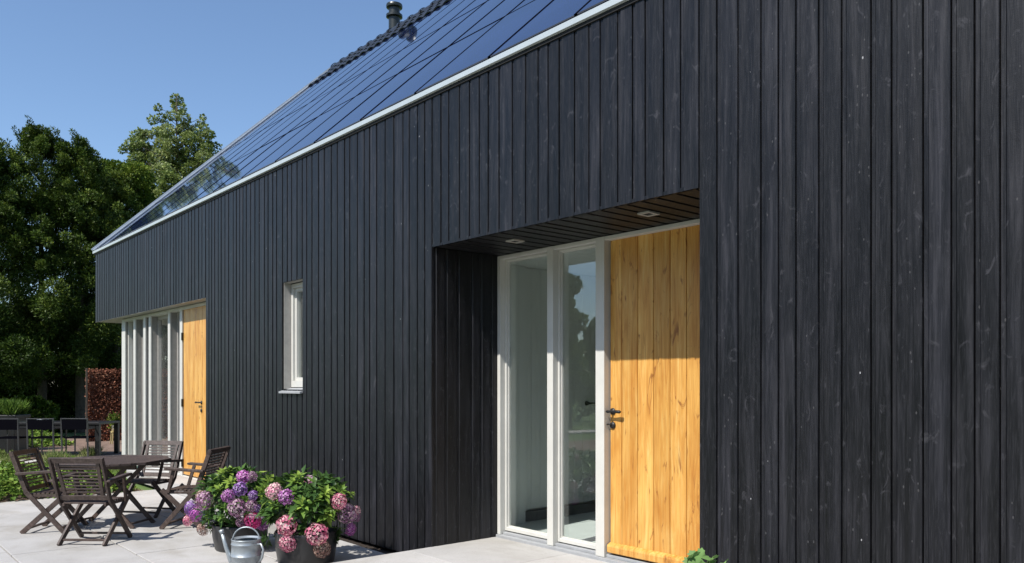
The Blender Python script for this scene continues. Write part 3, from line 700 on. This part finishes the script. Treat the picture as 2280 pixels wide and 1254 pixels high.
def hydrangea(label, pot_label, cpx, tc, potR, potH, heads, whorls, cz, RX, RZ, nfill):
    base = CAM + (Cv + (cpx - 1140) / 1794 * Rv) * tc; base[2] = .001; FR = .86
    pot = empty("flower_pot", pot_label, "flower pot", tuple(base))
    mb = MB(); mb.lathe([(0, 0), (potR * .86, 0), (potR * .90, .012), (potR * .99, potH * .55), (potR, potH * .9), (potR * 1.015, potH), (potR * .985, potH + .008), (potR * .96, potH - .004), (potR * .95, potH - .06)], n=48)
    mb.build("pot_wall", M['pot'], pot, smooth=True)
    MB().lathe([(0, potH - .05), (potR * .955, potH - .052)], n=32).build("soil", M['soil'], pot)
    pl = empty("hydrangea", label, "hydrangea", (base[0], base[1], potH - .05)); pl.empty_display_size = .1
    C0 = np.array([base[0], base[1], cz]); hp = []
    for (zx, zy, zr, mt) in heads:
        px, py = 400 + zx / 4.56, 1000 + zy / 4.56
        c_t = at(px, py, tc); dx = (px - cpx) / 1794 * tc; dz = c_t[2] - cz
        q = (dx / RX) ** 2 + (dz / RZ) ** 2; back = RX * .85 * math.sqrt(max(0, 1 - q))
        if c_t[2] < potH + .10 and abs(dx) < potR: back = max(back, math.sqrt(max(potR ** 2 - dx * dx, 0)) + zr / 4.56 * tc / 1794 * .9)
        if mt.startswith('-'): mt = mt[1:]; back = -.02
        t = tc - back; p = at(px, py, t); r = zr / 4.56 * t / 1794 * 1.08
        out = unit(p - C0 + np.array([0, 0, .12]) - Cv * .1); hp.append((p, r, out))
        flower(pl, p, r, PET[mt], out)
    # leaves: filling shell
    V = []; F = []; T = []; off = 0
    def add(P, Dr, N, Ln, W, tn, fold=.22):
        nonlocal off
        Ln = np.broadcast_to(Ln, (len(P),)); W = np.broadcast_to(W, (len(P),)); tn = np.broadcast_to(tn, (len(P),)); k_ = np.ones(len(P), bool); md = P + unit(np.asarray(Dr)) * Ln[:, None] * .6
        for (fp, fr_, fo) in hp:
            for pt_ in (P, md):
                q_ = pt_ - fp; al = q_ @ fo; pe = np.linalg.norm(q_ - al[:, None] * fo, axis=1); k_ &= ~((al > -fr_ * .7) & (pe < fr_ * 1.0))
        P, Dr, N, Ln, W, tn = P[k_], np.asarray(Dr)[k_], np.asarray(N)[k_], Ln[k_], W[k_], tn[k_]
        v, f_, t_ = leaves(P, Dr, N, Ln, W, tn, fold); V.append(v); F.append(f_ + off); T.append(t_); off += len(v)
    u = rnd_unit(nfill); u[:, 2] = np.where(u[:, 2] < -.55, -u[:, 2], u[:, 2]); rr = RNG.uniform(.45, 1.0, nfill) ** .6
    P = C0 + u * rr[:, None] * np.array([RX * FR, RX * FR, RZ * FR])
    P = P[P[:, 2] > potH - .06]
    for (fp, fr_, fo) in hp:
        q_ = P - fp; al = q_ @ fo; pe = np.linalg.norm(q_ - al[:, None] * fo, axis=1); P = P[~((al > -fr_ * 1.1) & (pe < fr_ + .05))]
    u = (P - C0); out = unit(u)
    Dr = unit(out * np.array([1, 1, .4]) + RNG.normal(size=P.shape) * .55 + np.array([0, 0, -.10])); N = unit(out * .5 + np.array([0, 0, 1.]) + RNG.normal(size=P.shape) * .35)
    add(P, Dr, N, RNG.uniform(.07, .125, len(P)), RNG.uniform(.042, .068, len(P)), np.clip(RNG.normal(.38, .2, len(P)), 0, 1))
    for (zx, zy, sz, br) in whorls:
        px, py = 400 + zx / 4.56, 1000 + zy / 4.56
        q = ((px - cpx) / 1794 * tc / RX) ** 2 + ((at(px, py, tc)[2] - cz) / RZ) ** 2
        t = tc - RX * .8 * math.sqrt(max(0, 1 - q)); p = at(px, py, t); o_ = unit(p - C0 + np.array([0, 0, .25]))
        a = unit(np.cross(o_, [0.3, .2, 1])); b = np.cross(o_, a)
        for lay, (cnt, lift, ln) in enumerate(((5, .15, 1.0), (5, .6, .85), (4, 1.3, .62))):
            ang = np.arange(cnt) * 2 * math.pi / cnt + lay * .6 + random.random(); dd = a * np.cos(ang)[:, None] + b * np.sin(ang)[:, None] + o_ * lift
            add(np.repeat((p - o_ * .03 + o_ * lay * .012)[None], cnt, 0), dd, np.repeat((o_ + Uv * .4)[None], cnt, 0) - dd * .2, sz * ln, sz * .42 * ln, np.clip(br + RNG.normal(0, .07, cnt) + lay * .05, 0, 1), .16)
    np_mesh("foliage", np.concatenate(V) - np.array(pl.location), np.concatenate(F), np.concatenate(T), M['hyd'], pl, smooth=False)
    mb = MB()
    for (p, r, out) in hp:
        a = Vector(p - out * r * .3) - pl.location; b_ = Vector((random.uniform(-.06, .06), random.uniform(-.06, .06), .0)); mid = (a * .55 + b_ * .45) + Vector((0, 0, .05))
        mb.tube([b_, mid, a], [.006, .005, .004], 6)
    mb.build("stems", M['stem'], pl)
    return pl
hL = [(645, 280, 62, 'magenta'), (735, 280, 52, 'dusty'), (615, 405, 66, 'violet'), (490, 475, 62, 'purple'), (745, 470, 46, 'violet'), (250, 525, 88, 'dusty'), (215, 480, 55, 'brown'), (115, 600, 68, 'violet'), (165, 655, 72, 'magenta'),
      (82, 730, 50, 'pink'), (580, 595, 84, 'dusty'), (730, 575, 58, 'dusty'), (740, 725, 76, 'hot'), (840, 760, 62, 'purple'), (622, 740, 48, 'dusty'), (235, 815, 60, 'brown'), (795, 600, 38, 'violet')]
wL = [(440, 235, .11, .95), (520, 330, .10, .9), (400, 405, .10, .85), (505, 215, .10, .85), (925, 315, .11, .9), (845, 440, .11, .85), (880, 575, .10, .75), (300, 665, .10, .7), (670, 520, .09, .7), (330, 800, .10, .45), (880, 380, .10, .7), (560, 780, .11, .35), (610, 860, .11, .45), (700, 860, .11, .35), (800, 880, .1, .4), (430, 700, .1, .5), (680, 660, .1, .45), (260, 740, .1, .5), (450, 590, .1, .5)]
hydrangea("hydrangea bush with mostly purple and violet flower heads and one hot pink head", "black round plastic pot holding the purple hydrangea, left of the zinc watering can",
          535, 7.85, .26, .24, hL, wL, .48, .46, .32, 900)
hR = [(960, 430, 80, 'cream'), (1080, 485, 72, 'purple'), (1315, 325, 62, '-dusty'), (1290, 345, 45, '-pink'), (1615, 530, 75, 'pink'), (1690, 655, 92, 'dusty'), (1790, 625, 48, '-cream'), (1085, 775, 96, 'pink'), (1095, 955, 82, 'pink'), (1395, 865, 104, 'pink'), (1445, 1015, 82, 'brown'), (1735, 815, 58, '-magenta'), (1795, 690, 45, '-dusty')]
wR = [(1210, 275, .10, .85), (1160, 330, .09, .8), (1180, 420, .10, .55), (1480, 440, .11, .85), (1640, 420, .11, .75), (1250, 560, .13, .8), (1180, 610, .11, .5), (1500, 655, .12, .8), (1380, 520, .11, .6), (1350, 400, .1, .35), (940, 690, .11, .4), (960, 560, .1, .75), (850, 650, .1, .55), (1180, 720, .11, .35), (1450, 740, .11, .5), (1600, 860, .11, .35), (1270, 820, .11, .35), (870, 920, .11, .4), (1580, 930, .1, .5), (1000, 880, .1, .3), (1560, 600, .1, .7), (1330, 640, .1, .45), (1760, 450, .05, .85)]
hydrangea("hydrangea bush with mostly pink and cream flower heads close to the black wall", "black round plastic pot holding the pink hydrangea, nearest the porch step",
          682, 7.2, .27, .29, hR, wR, .53, .42, .31, 900)

# broad leaved plant by the door, low in front of the wall
pb = at(1568, 1240, 4.62); bp = empty("broad_leaved_plant", "broad fresh green leaved plant in front of the black wall beside the front door", "plant", (pb[0], pb[1], .001))
V = []; F = []; T = []
def lobed(cx_, d, nrm, size, tone):
    d = unit(np.array(d)); s = unit(np.cross(d, nrm)); nn = np.cross(s, d); o = len(V); V.append(np.array(cx_))
    K = 41
    for k in range(K):
        a = -math.pi * .93 + 1.86 * math.pi * k / (K - 1); rr = size * (.52 + .42 * abs(math.cos(a * 2.5)) ** 1.5 + .06 * math.cos(a)) * (1.08 if k % 2 else .90)
        V.append(np.array(cx_) + (d * math.cos(a) + s * math.sin(a)) * rr + nn * (size * .10 * math.sin(a * 5) - .25 * rr * rr / size))
    for k in range(K - 1): F.append((o, o + 1 + k, o + 2 + k)); T.append(tone + random.uniform(-.08, .08))
lv = [(1537, 1247, 4.55, .07), (1560, 1242, 4.6, .075), (1578, 1249, 4.58, .065), (1552, 1258, 4.5, .08), (1604, 1262, 4.62, .07), (1570, 1268, 4.55, .08), (1585, 1275, 4.5, .09), (1530, 1275, 4.6, .08), (1565, 1290, 4.45, .10), (1615, 1290, 4.6, .08), (1545, 1310, 4.5, .09), (1590, 1325, 4.5, .1), (1560, 1350, 4.5, .1)]
mbs = MB()
for (px, py, t, s_) in lv:
    p = at(px, py, t) - np.array(bp.location); lobed(p, unit(np.array([random.uniform(-1, 1), random.uniform(-1, -.2), .5])), unit(np.array([random.uniform(-.3, .3), -.7, .8])), s_, random.uniform(.3, .9))
    mbs.tube([(random.uniform(-.03, .03), random.uniform(-.02, .02), 0), (p[0] * .4, p[1] * .4, p[2] * .6), tuple(p)], [.006, .005, .003], 6)
np_mesh("foliage", np.array(V), np.array(F), T, M['broad'], bp); mbs.build("stems", M['stem'], bp)

# ================================================================== TREES
def crown(name, blobs, mat, parent, n, lsize, tone_mu=.45, flat=.8, droop=0., origin=(0, 0, 0), aspect=.5):
    """blobs: list of (x,y,z,r,w). leaves concentrate on the shell of each clump"""
    B = np.array(blobs, float); w = B[:, 3] ** 2 * B[:, 4]; idx = RNG.choice(len(B), n, p=w / w.sum()); u = rnd_unit(n)
    rr = B[idx, 3] * RNG.uniform(.35, 1.08, n) ** .55; P = B[idx, :3] + u * rr[:, None] * np.array([1, 1, flat])
    Dr = unit(u + RNG.normal(size=(n, 3)) * .7 + np.array([0, 0, -droop])); N = unit(RNG.normal(size=(n, 3)) * .7 + np.array([0, 0, 1.]) + u * .5)
    tb_ = RNG.uniform(-.18, .18, len(B))[idx]; tn = np.clip(tone_mu + tb_ + RNG.normal(0, .17, n) + u[:, 2] * .10, 0, 1)
    Ln = lsize * RNG.uniform(.6, 1.3, n); P = P - np.array(origin); Dd = unit(Dr); S = unit(np.cross(Dd, N))
    V = np.stack([P, P + Dd * Ln[:, None] * .5 + S * Ln[:, None] * aspect / 2, P + Dd * Ln[:, None], P + Dd * Ln[:, None] * .5 - S * Ln[:, None] * aspect / 2], 1).reshape(-1, 3)
    F = np.arange(4 * n).reshape(n, 4)
    return np_mesh(name, V, F, tn, mat, parent)
def trunk(parent, h, r, blobs, base, lean=(0, 0)):
    mb = MB(); pts = [(lean[0] * k, lean[1] * k, h * k) for k in np.linspace(0, 1, 7)]
    pts = [(p[0] + random.uniform(-.04, .04), p[1] + random.uniform(-.04, .04), p[2]) for p in pts]; mb.tube(pts, [r * (1 - .88 * k) for k in np.linspace(0, 1, 7)], 10)
    for b in blobs:
        e = Vector(b[:3]) - Vector(base); z = max(.3, e.z - .5 * math.hypot(e.x, e.y)); k = min(1, z / h)
        s_ = Vector((lean[0] * k, lean[1] * k, min(z, h * .95))); mb.tube([s_, s_.lerp(e, .5) + Vector((0, 0, .1)), e], [max(.012, r * (1 - k) * .45), max(.01, r * (1 - k) * .28), .008], 5)
    mb.build("trunk", M['bark'], parent)
def evergreen(label, px, t, ytop, rad_, n, mat, lsz, seed, tone=.42, tip=.28, low=.5):
    random.seed(seed); b0 = at(px, 855, t); base = (b0[0], b0[1], -.06); H_ = 1.6 + (855 - ytop) * t / 1794 + .06
    tr = empty("evergreen_tree", label, "tree", base, group="dark evergreen trees beyond the lawn"); bl = []
    for i in range(200):
        k = random.random() ** .9; z = low + (H_ - low) * k; rr = rad_ * (math.sin(min(1, (1 - k) * 1.25 + .03) * math.pi / 2)) ** .9 * random.uniform(.7, 1.12)
        a = random.uniform(0, 6.28); q = rr * random.uniform(.25, 1.0) ** .6; s_ = random.uniform(.26, .6) * (1 - .62 * k)
        bl.append((base[0] + q * math.cos(a), base[1] + q * math.sin(a), min(z, H_ - s_ * .4), s_, 1))
    for j in range(60):
        k = random.uniform(.45, .97); rr = rad_ * (math.sin(min(1, (1 - k) * 1.25 + .03) * math.pi / 2)) ** .8; a = random.uniform(0, 6.28)
        bl.append((base[0] + rr * 1.12 * math.cos(a), base[1] + rr * 1.12 * math.sin(a), low + (H_ - low) * k, random.uniform(.08, .17), 2.6))
    for j in range(46):
        k = random.uniform(.55, 1.0); rr = rad_ * (math.sin(min(1, (1 - k) * 1.25 + .03) * math.pi / 2)) ** .9 * random.uniform(.6, 1.0); a = random.uniform(0, 6.28); ox, oy = random.uniform(-.12, .12), random.uniform(-.12, .12)
        for m_ in range(5): bl.append((base[0] + rr * math.cos(a) * (1 + .03 * m_) + ox * m_, base[1] + rr * math.sin(a) * (1 + .03 * m_) + oy * m_, low + (H_ - low) * (k - .03) + .13 * m_, .17 - .028 * m_, 2.2))
    for j in range(12):
        a = random.uniform(0, 6.28); q = random.uniform(0, rad_ * tip); bl.append((base[0] + q * math.cos(a), base[1] + q * math.sin(a), H_ - random.uniform(.05, .9), random.uniform(.1, .24), 1.6))
    crown("crown", bl, mat, tr, n, lsz, tone, 1.0, -.35, base, .36); trunk(tr, H_ * .93, .17, random.sample(bl, min(34, len(bl))), base)
    return tr
evergreen("tall dark evergreen tree at the left with ragged double top", 92, 27, 292, 2.4, 130000, M['yew'], .095, 11, .42, low=1.9)
evergreen("dark evergreen tree cut by the left edge of the photo", -40, 25.5, 318, 2.3, 110000, M['yew'], .105, 12, .34, low=1.9)
evergreen("dark evergreen tree with pointed top, right of the ragged one", 178, 27.5, 318, 1.9, 95000, M['yew'], .092, 13, .42, low=1.9)
evergreen("lower dark evergreen tree tucked behind the corner of the house", 262, 29, 395, 2.3, 85000, M['yew'], .10, 14, .5, low=1.6)
# mid green tree between evergreens and the pale one
def leafy(name, label, px, t, ytop, blobs_px, mat, n, lsz, tone, grp=None, r=.14, flat=.85, asp=.75):
    b0 = at(px, 855, t); base = (b0[0], b0[1], -.06); H_ = 1.6 + (855 - ytop) * t / 1794; tr = empty(name, label, "tree", base, group=grp); bl = []
    for (bx, by, br, dt) in blobs_px:
        c_ = at(bx, by, t + dt); bl.append((c_[0], c_[1], c_[2], br * t / 1794, 1))
    crown("crown", bl, mat, tr, n, lsz, tone, flat, 0, base, asp); trunk(tr, H_ + .06, r, bl, base); return tr
random.seed(5); bb = []
for i in range(60):
    x = random.uniform(205, 345); y = random.uniform(365, 840); bb.append((x, y, random.uniform(14, 32), random.uniform(-1.6, 1.6)))
bb += [(232, 372, 16, 0), (215, 392, 18, .5), (262, 400, 20, 0), (290, 420, 20, -.3), (245, 385, 14, 0)]
leafy("broadleaf_tree", "mid green bushy tree between the dark evergreens and the pale tree", 270, 31, 372, bb, M['mid'], 70000, .10, .5)
random.seed(6); bb = []
# pyramidal open crown, read off the photograph's outline and given depth
lay = [(392, 222, 16), (398, 240, 17), (385, 258, 14), (410, 262, 16), (352, 240, 10), (360, 262, 13), (340, 268, 13), (375, 288, 17), (405, 290, 18), (330, 300, 13), (350, 292, 12), (312, 296, 12), (318, 318, 14), (290, 318, 12), (277, 328, 9), (300, 330, 14), (330, 335, 18), (360, 322, 18), (392, 320, 20), (420, 312, 16), (432, 296, 14), (448, 270, 9), (452, 262, 7), (455, 285, 11), (468, 300, 12), (440, 318, 16), (462, 326, 16), (478, 345, 11), (478, 322, 7),
       (300, 352, 14), (325, 360, 18), (355, 352, 22), (390, 350, 24), (425, 345, 22), (455, 352, 18), (472, 368, 14), (290, 372, 16), (315, 388, 20), (350, 385, 24), (390, 385, 26), (430, 382, 24), (460, 388, 20)]
for x, y, r_ in lay:
    bb.append((x, y, r_ * (.82 if y < 345 else 1), random.uniform(-.5, .5)));
    if y > 285: bb.append((x + random.uniform(-14, 14), y + random.uniform(-8, 8), r_ * .9, random.uniform(-1.6, 1.6)))
for i in range(95):
    y = random.uniform(400, 760); k = (y - 400) / 360; x = random.uniform(268 - 10 * k, 480); bb.append((x, y, random.uniform(15, 27), random.uniform(-2.2, 1.5)))
leafy("broadleaf_tree", "tall pale leaved tree with open pyramid crown rising behind the roof edge", 392, 33, 212, bb, M['pale'], 95000, .092, .58, r=.13, asp=.8)
# dark undergrowth behind everything: separate shrubs
random.seed(9)
shr = [(-30, 28.0, 1.5, 2.3, 'yew', .25), (45, 28.6, 1.4, 2.2, 'yew', .25), (120, 28.3, 1.5, 2.4, 'yew', .22), (190, 29, 1.5, 2.6, 'yew', .2), (255, 30, 1.4, 2.8, 'mid', .2), (18, 29.5, 2.4, 4.5, 'yew', .3), (150, 31.5, 2.6, 5, 'yew', .3), (300, 31, 2.2, 4.6, 'mid', .3), (80, 25.4, .6, 1.1, 'mid', .3), (10, 23.6, .55, .95, 'cover', .35)]
slab_ = ["dark shrub at the left picture edge under the evergreens", "dark shrub behind the black garden table, under the tall evergreen", "dark shrub in the shade behind the pair of black chairs", "green shrub behind the left post of the brown screen", "green shrub hidden behind the brown screen and the house corner", "large dark shrub deep behind the left evergreens", "large dark shrub deep behind the tall evergreen", "large green shrub deep behind the house corner", "small green shrub just behind the black garden table", "small bright shrub behind the planter at the left edge"]
for (px, t, rr, hh, mt, tn_), lb in zip(shr, slab_):
    b0 = at(px, 855, t); base = (b0[0], b0[1], -.06); s_ = empty("shrub", lb, "shrub", base, group="shrubs under the trees"); bl = []
    for i in range(26):
        a = random.uniform(0, 6.28); q = rr * random.uniform(0, .9); z = random.uniform(.1, hh); bl.append((base[0] + q * math.cos(a), base[1] + q * math.sin(a), z, rr * random.uniform(.2, .38), 1))
    crown("crown", bl, M[mt], s_, int(9000 + 5000 * rr), .10, tn_ + .1, .9, 0, base, .6); trunk(s_, hh * .6, .06, bl[:12], base)
# trees and hedge across the garden, seen in the glass
for i, (x, y, h_, r_, lb) in enumerate([(-21.4, -11.1, 5.6, .9, "slender garden tree mirrored in the sidelight glass"), (-24.8, -16.3, 4.3, 1.1, "broad garden tree mirrored low in the sidelight glass")]):
    random.seed(40 + i); tr = empty("garden_tree", lb, "tree", (x, y, -.06), group="trees across the garden"); bl = []
    for k in range(60):
        a = random.uniform(0, 6.28); z = h_ * random.uniform(.18, 1); q = r_ * random.uniform(.1, 1) * (1.05 - z / h_) ** .5; bl.append((x + q * math.cos(a), y + q * math.sin(a), z, random.uniform(.16, .36), 1))
    crown("crown", bl, M['mid'], tr, 12000, .17, .5, .8, 0, (x, y, -.06), .7); trunk(tr, h_ * .85, .15, bl[:20], (x, y, -.06))
random.seed(50); hx, hy = -27, -9.5; hg = empty("hedge", "clipped green hedge across the lawn, mirrored in the glass", "hedge", (hx, hy, -.06)); bl = []
for k in range(70):
    u_ = random.uniform(-9, 9); bl.append((hx + u_ * .66, hy - u_ * .75, random.uniform(.2, 1.9), random.uniform(.35, .55), 1))
crown("foliage", bl, M['yew'], hg, 16000, .16, .5, .9, 0, (hx, hy, -.06), .6)

# unseen trees added across the lawn to block the low sky and cut fill light
bl = []; random.seed(77)
for i in range(12):
    tx = -19 + 3.6 * i + random.uniform(-.8, .8); ty = -17.5 + random.uniform(-1.5, 1.5); th_ = random.uniform(8.5, 11.5)
    for k in range(30):
        a = random.uniform(0, 6.28); z = th_ * random.uniform(.05, 1); q = 2.6 * random.uniform(.1, 1) * (1.1 - z / th_) ** .4; bl.append((tx + q * math.cos(a), ty + q * math.sin(a), z, random.uniform(.6, 1.1), 1))
wd = crown("sky_block_trees", bl, M['yew'], None, 70000, .34, .45, .85, 0, (0, 0, 0), .7); tag(wd, "unseen belt of trees added opposite the house front to block low sky", "sky_block_trees", kind='stuff')

# ================================================================== BACKGROUND OBJECTS
# brown leafy screen fence (x constant plane)
sf = empty("screen_fence", "rusty brown leaf filled screen fence beyond the glazed corner of the house", "fence", (-24.8, 5.6, -.06))
mb = MB(); mb.box((-.10, .04, 0), (.10, 5.0, 2.02)); mb.build("backing", plain("brown_fence_core", (.07, .03, .018), .9, var=.3, vs=9), sf)
n = 26000; P = np.stack([RNG.uniform(.09, .2, n), RNG.uniform(.0, 4.6, n), RNG.uniform(.05, 2.08, n)], 1)
den = np.sin(P[:, 1] * 5.3) * .5 + np.sin(P[:, 2] * 4.1 + P[:, 1] * 2) * .5; tn_ = np.clip(RNG.normal(.42, .2, n) + den * .10, 0, 1); tn_[RNG.random(n) < .012] = 1
v, f_, t_ = leaves(P, rnd_unit(n) + np.array([.4, 0, -.3]), np.array([1., 0, .3]) + RNG.normal(size=(n, 3)) * .5, RNG.uniform(.04, .075, n), RNG.uniform(.025, .045, n), tn_)
np_mesh("dry_leaves", v, f_, t_, M['brush'], sf)
mb = MB(); mb.box((.205, -.03, 0), (.25, .01, 2.1)); mb.build("post", M['bark'], sf)
mb = MB(); mb.box((.205, 1.6, 0), (.24, 1.64, 2.05)); mb.build("post", M['bark'], sf)

# black outdoor dining table and chairs
RA = math.atan2(.7588, .6513)     # yaw of a thing whose x axis is screen right
def black_chair(label):
    t = empty("metal_chair", label, "chair", group="black metal chairs at the long table")
    mb = MB()
    for s in (-1, 1):
        mb.beam((s * .28, 0, 0), (s * .28, -.03, .86), .03, .03, (1, 0, 0)); mb.beam((s * .27, .5, 0), (s * .27, .5, .62), .028, .028, (1, 0, 0)); mb.beam((s * .28, -.03, .63), (s * .28, .5, .63), .03, .022, (1, 0, 0))
    mb.beam((-.28, -.03, .845), (.28, -.03, .845), .022, .022); t1 = mb.build("frame", plain_black, t, bevel=.003)
    mb = MB(); mb.prism([(-.034, .61), (-.026, .61), (-.046, .83), (-.054, .83)], -.265, .265, axis='x'); mb.build("backrest", M['rubber'], t)
    mb = MB(); mb.box((-.255, .0, .415), (.255, .48, .445)); mb.build("seat", M['rubber'], t)
    return t
plain_black = plain("grey_black_steel", (.055, .056, .06), .3, .4, var=.15)
bc = black_chair("black metal chair, left of the pair at the long black table")
pts = [(91, 17.4, None), (167, 17.45, "black metal chair nearest the brown screen, right of the pair"), (13, 17.35, "black metal chair cut by the left picture edge"), (-66, 17.3, "black metal chair outside the left picture edge")]
for i, (px, t, lb) in enumerate(pts[:3]):
    o = bc if i == 0 else copy_tree(bc); p = at(px, 855, t); o.location = (p[0], p[1], .001); o.rotation_euler = (0, 0, RA)
    if lb: o['label'] = lb
p = at(214, 855, 17.75); bt = empty("long_table", "long black outdoor dining table behind the black metal chairs", "table", (p[0], p[1], .001), RA)
mb = MB(); mb.box((-2.6, -.02, .70), (.07, .95, .745)); mb.build("tabletop", M['black'], bt, bevel=.004)
mb = MB(); mb.box((-2.5, .0, .62), (.0, .03, .698)); mb.build("apron", M['black'], bt)
for (x_, y_) in ((-.03, .0), (-.03, .85), (-2.55, 0), (-2.55, .85)):
    MB().box((x_, y_, 0), (x_ + .095, y_ + .09, .698)).build("leg", M['black'], bt, bevel=.003)
p = at(83, 929, 17.9); bw = MB().lathe([(0, -.02), (.07, -.02), (.10, .0), (.125, .045), (.12, .05), (.09, .01), (0, -.005)], n=24).build("bowl", M['zinc'], smooth=True)
bw.location = (p[0] + .05, p[1] + .1, .768); tag(bw, "small grey metal bowl on the long black table", "bowl")
# planter with grasses at far left
p = at(5, 950, 19.3); pt = empty("planter", "large dark planter trough with green plants at the left edge", "planter", (p[0], p[1], .001), RA)
mb = MB(); mb.box((-.5, -.2, 0), (.42, .35, .83)); mb.box((-.54, -.24, .78), (.46, .39, .86)); mb.build("trough", M['black'], pt, bevel=.01)
n = 1800; P = np.stack([RNG.uniform(-.48, .4, n), RNG.uniform(-.2, .33, n), .84 + RNG.uniform(0, .06, n)], 1); Dr = RNG.normal(size=(n, 3)) * .35 + np.array([0, 0, 1.])
v, f_, t_ = leaves(P, Dr, rnd_unit(n), RNG.uniform(.18, .42, n), .03, np.clip(RNG.normal(.4, .2, n), 0, 1)); np_mesh("planting", v, f_, t_, M['cover'], pt)
# little white pot on a wooden stand by the screen
p = at(256, 960, 21.6); ls = empty("plant_stand", "small wooden stand in front of the brown screen", "stand", (p[0], p[1], .0)); mb = MB()
wood_y = plain("yellowish_wood", (.45, .36, .16), .7, var=.2, vs=20)
for s1 in (-1, 1):
    for s2 in (-1, 1): mb.beam((s1 * .09, s2 * .09, 0), (s1 * .06, s2 * .06, .38), .025, .025)
mb.box((-.09, -.09, .30), (.09, .09, .325)); mb.build("stand_frame", wood_y, ls)
wp = MB().lathe([(0, 0), (.065, 0), (.085, .17), (.09, .175), (.08, .165), (0, .15)], n=24).build("small_pot", plain("white_glaze", (.8, .8, .78), .4, var=.03), smooth=True); wp.location = (p[0], p[1], .326); tag(wp, "small white pot on the wooden stand by the brown screen", "pot")
sp = empty("small_plant", "small green plant growing in the white pot by the brown screen", "plant", (p[0], p[1], .48)); n = 260
v, f_, t_ = leaves(RNG.normal(size=(n, 3)) * np.array([.08, .08, .1]) + np.array([0, 0, .13]), rnd_unit(n) + Uv * .4, rnd_unit(n), .09, .035, np.clip(RNG.normal(.45, .2, n), 0, 1)); np_mesh("leaves", v, f_, t_, M['mid'], sp)

# ground cover, grass
def cover(name, n, xr, yr, hmax, mat, ln, lab_kind='stuff', tone=.5, keep=None):
    P = np.stack([RNG.uniform(*xr, n), RNG.uniform(*yr, n), np.zeros(n)], 1)
    hgt = hmax * (.55 + .25 * np.sin(P[:, 0] * 3.1 + P[:, 1] * 1.7) + .2 * np.sin(P[:, 1] * 5.3 - P[:, 0] * 2.2)); ed = np.minimum(np.minimum(P[:, 0] - xr[0], xr[1] - P[:, 0]), np.minimum(P[:, 1] - yr[0], yr[1] - P[:, 1])); hgt *= np.clip(.35 + ed * 2.2, 0, 1)
    P[:, 2] = hgt * RNG.uniform(.1, 1, n) ** .5
    if keep is not None: P = P[keep(P)]
    m_ = len(P); v, f_, t_ = leaves(P, RNG.normal(size=(m_, 3)) * .8 + np.array([0, 0, .1]), RNG.normal(size=(m_, 3)) * .45 + np.array([0, 0, 1.]), RNG.uniform(.6, 1.3, m_) * ln, RNG.uniform(.5, .8, m_) * ln, np.clip(RNG.normal(tone, .22, m_), 0, 1))
    o = np_mesh(name, v, f_, t_, mat); return tag(o, kind='stuff')
o = cover("ground_cover", 24000, (-15.9, -12.75), (-3, 3.6), .34, M['cover'], .085, tone=.5); tag(o, "bright green low ground cover edging the terrace", "ground cover")
o = cover("far_ground_cover", 16000, (-27.5, -23.2), (-1.5, 5.0), .32, M['cover'], .10, tone=.62); tag(o, "bright green low planting behind the black table", "ground cover")
def blades(name, P, hgt, w, tone, mat, label, cat, spread=.3, kind='stuff'):
    n = len(P); d = RNG.normal(size=(n, 3)) * spread + np.array([0, 0, 1.]); v, f_, t_ = leaves(P, d, rnd_unit(n), hgt, w, tone, .1); o = np_mesh(name, v, f_, t_, mat); tag(o, label, cat, kind=kind); return o
n = 30000; P = np.stack([RNG.uniform(-18.7, -15.9, n), RNG.uniform(-3, 5, n), np.full(n, -.07)], 1)
blades("lawn_grass", P, RNG.uniform(.06, .13, n), .014, np.clip(RNG.normal(.4, .2, n), 0, 1), M['grass'], "short green grass between the planting and the gravel path", "grass")
n = 14000; P = np.stack([RNG.uniform(-23.2, -19.6, n), RNG.uniform(.2, 3.4, n), np.full(n, -.01)], 1)
blades("far_lawn_grass", P, RNG.uniform(.04, .1, n), .014, np.clip(RNG.normal(.4, .2, n), 0, 1), M['grass'], "patch of green lawn by the black chairs", "grass")
tl = ["dry tipped grass tuft left of the nearest chair back, by the gravel path", "dry tipped grass tuft under the long black table's end", "small grass tuft between the folding chairs", "grass tuft beside the black chair at the left"]
for (px, py, rr, hh), lb in zip([(120, 1032, .22, .34), (203, 1016, .18, .3), (165, 1030, .12, .2), (20, 1034, .15, .18)], tl):
    t = 1.6 * 1794 / (py - 855); p = at(px, py, t); n = 420; P = np.stack([RNG.normal(0, rr * .4, n), RNG.normal(0, rr * .4, n), np.zeros(n)], 1)
    v, f_, t_ = leaves(P, P * 3.0 + RNG.normal(size=(n, 3)) * .3 + np.array([0, 0, 1.]), rnd_unit(n), RNG.uniform(.5, 1, n) * hh, .012, np.clip(RNG.normal(.7, .22, n), 0, 1), .1)
    o = np_mesh("grass_tuft", v, f_, t_, M['grass']); o.location = (p[0], p[1], -.01); tag(o, lb, "grass tuft", "grass tufts by the path")
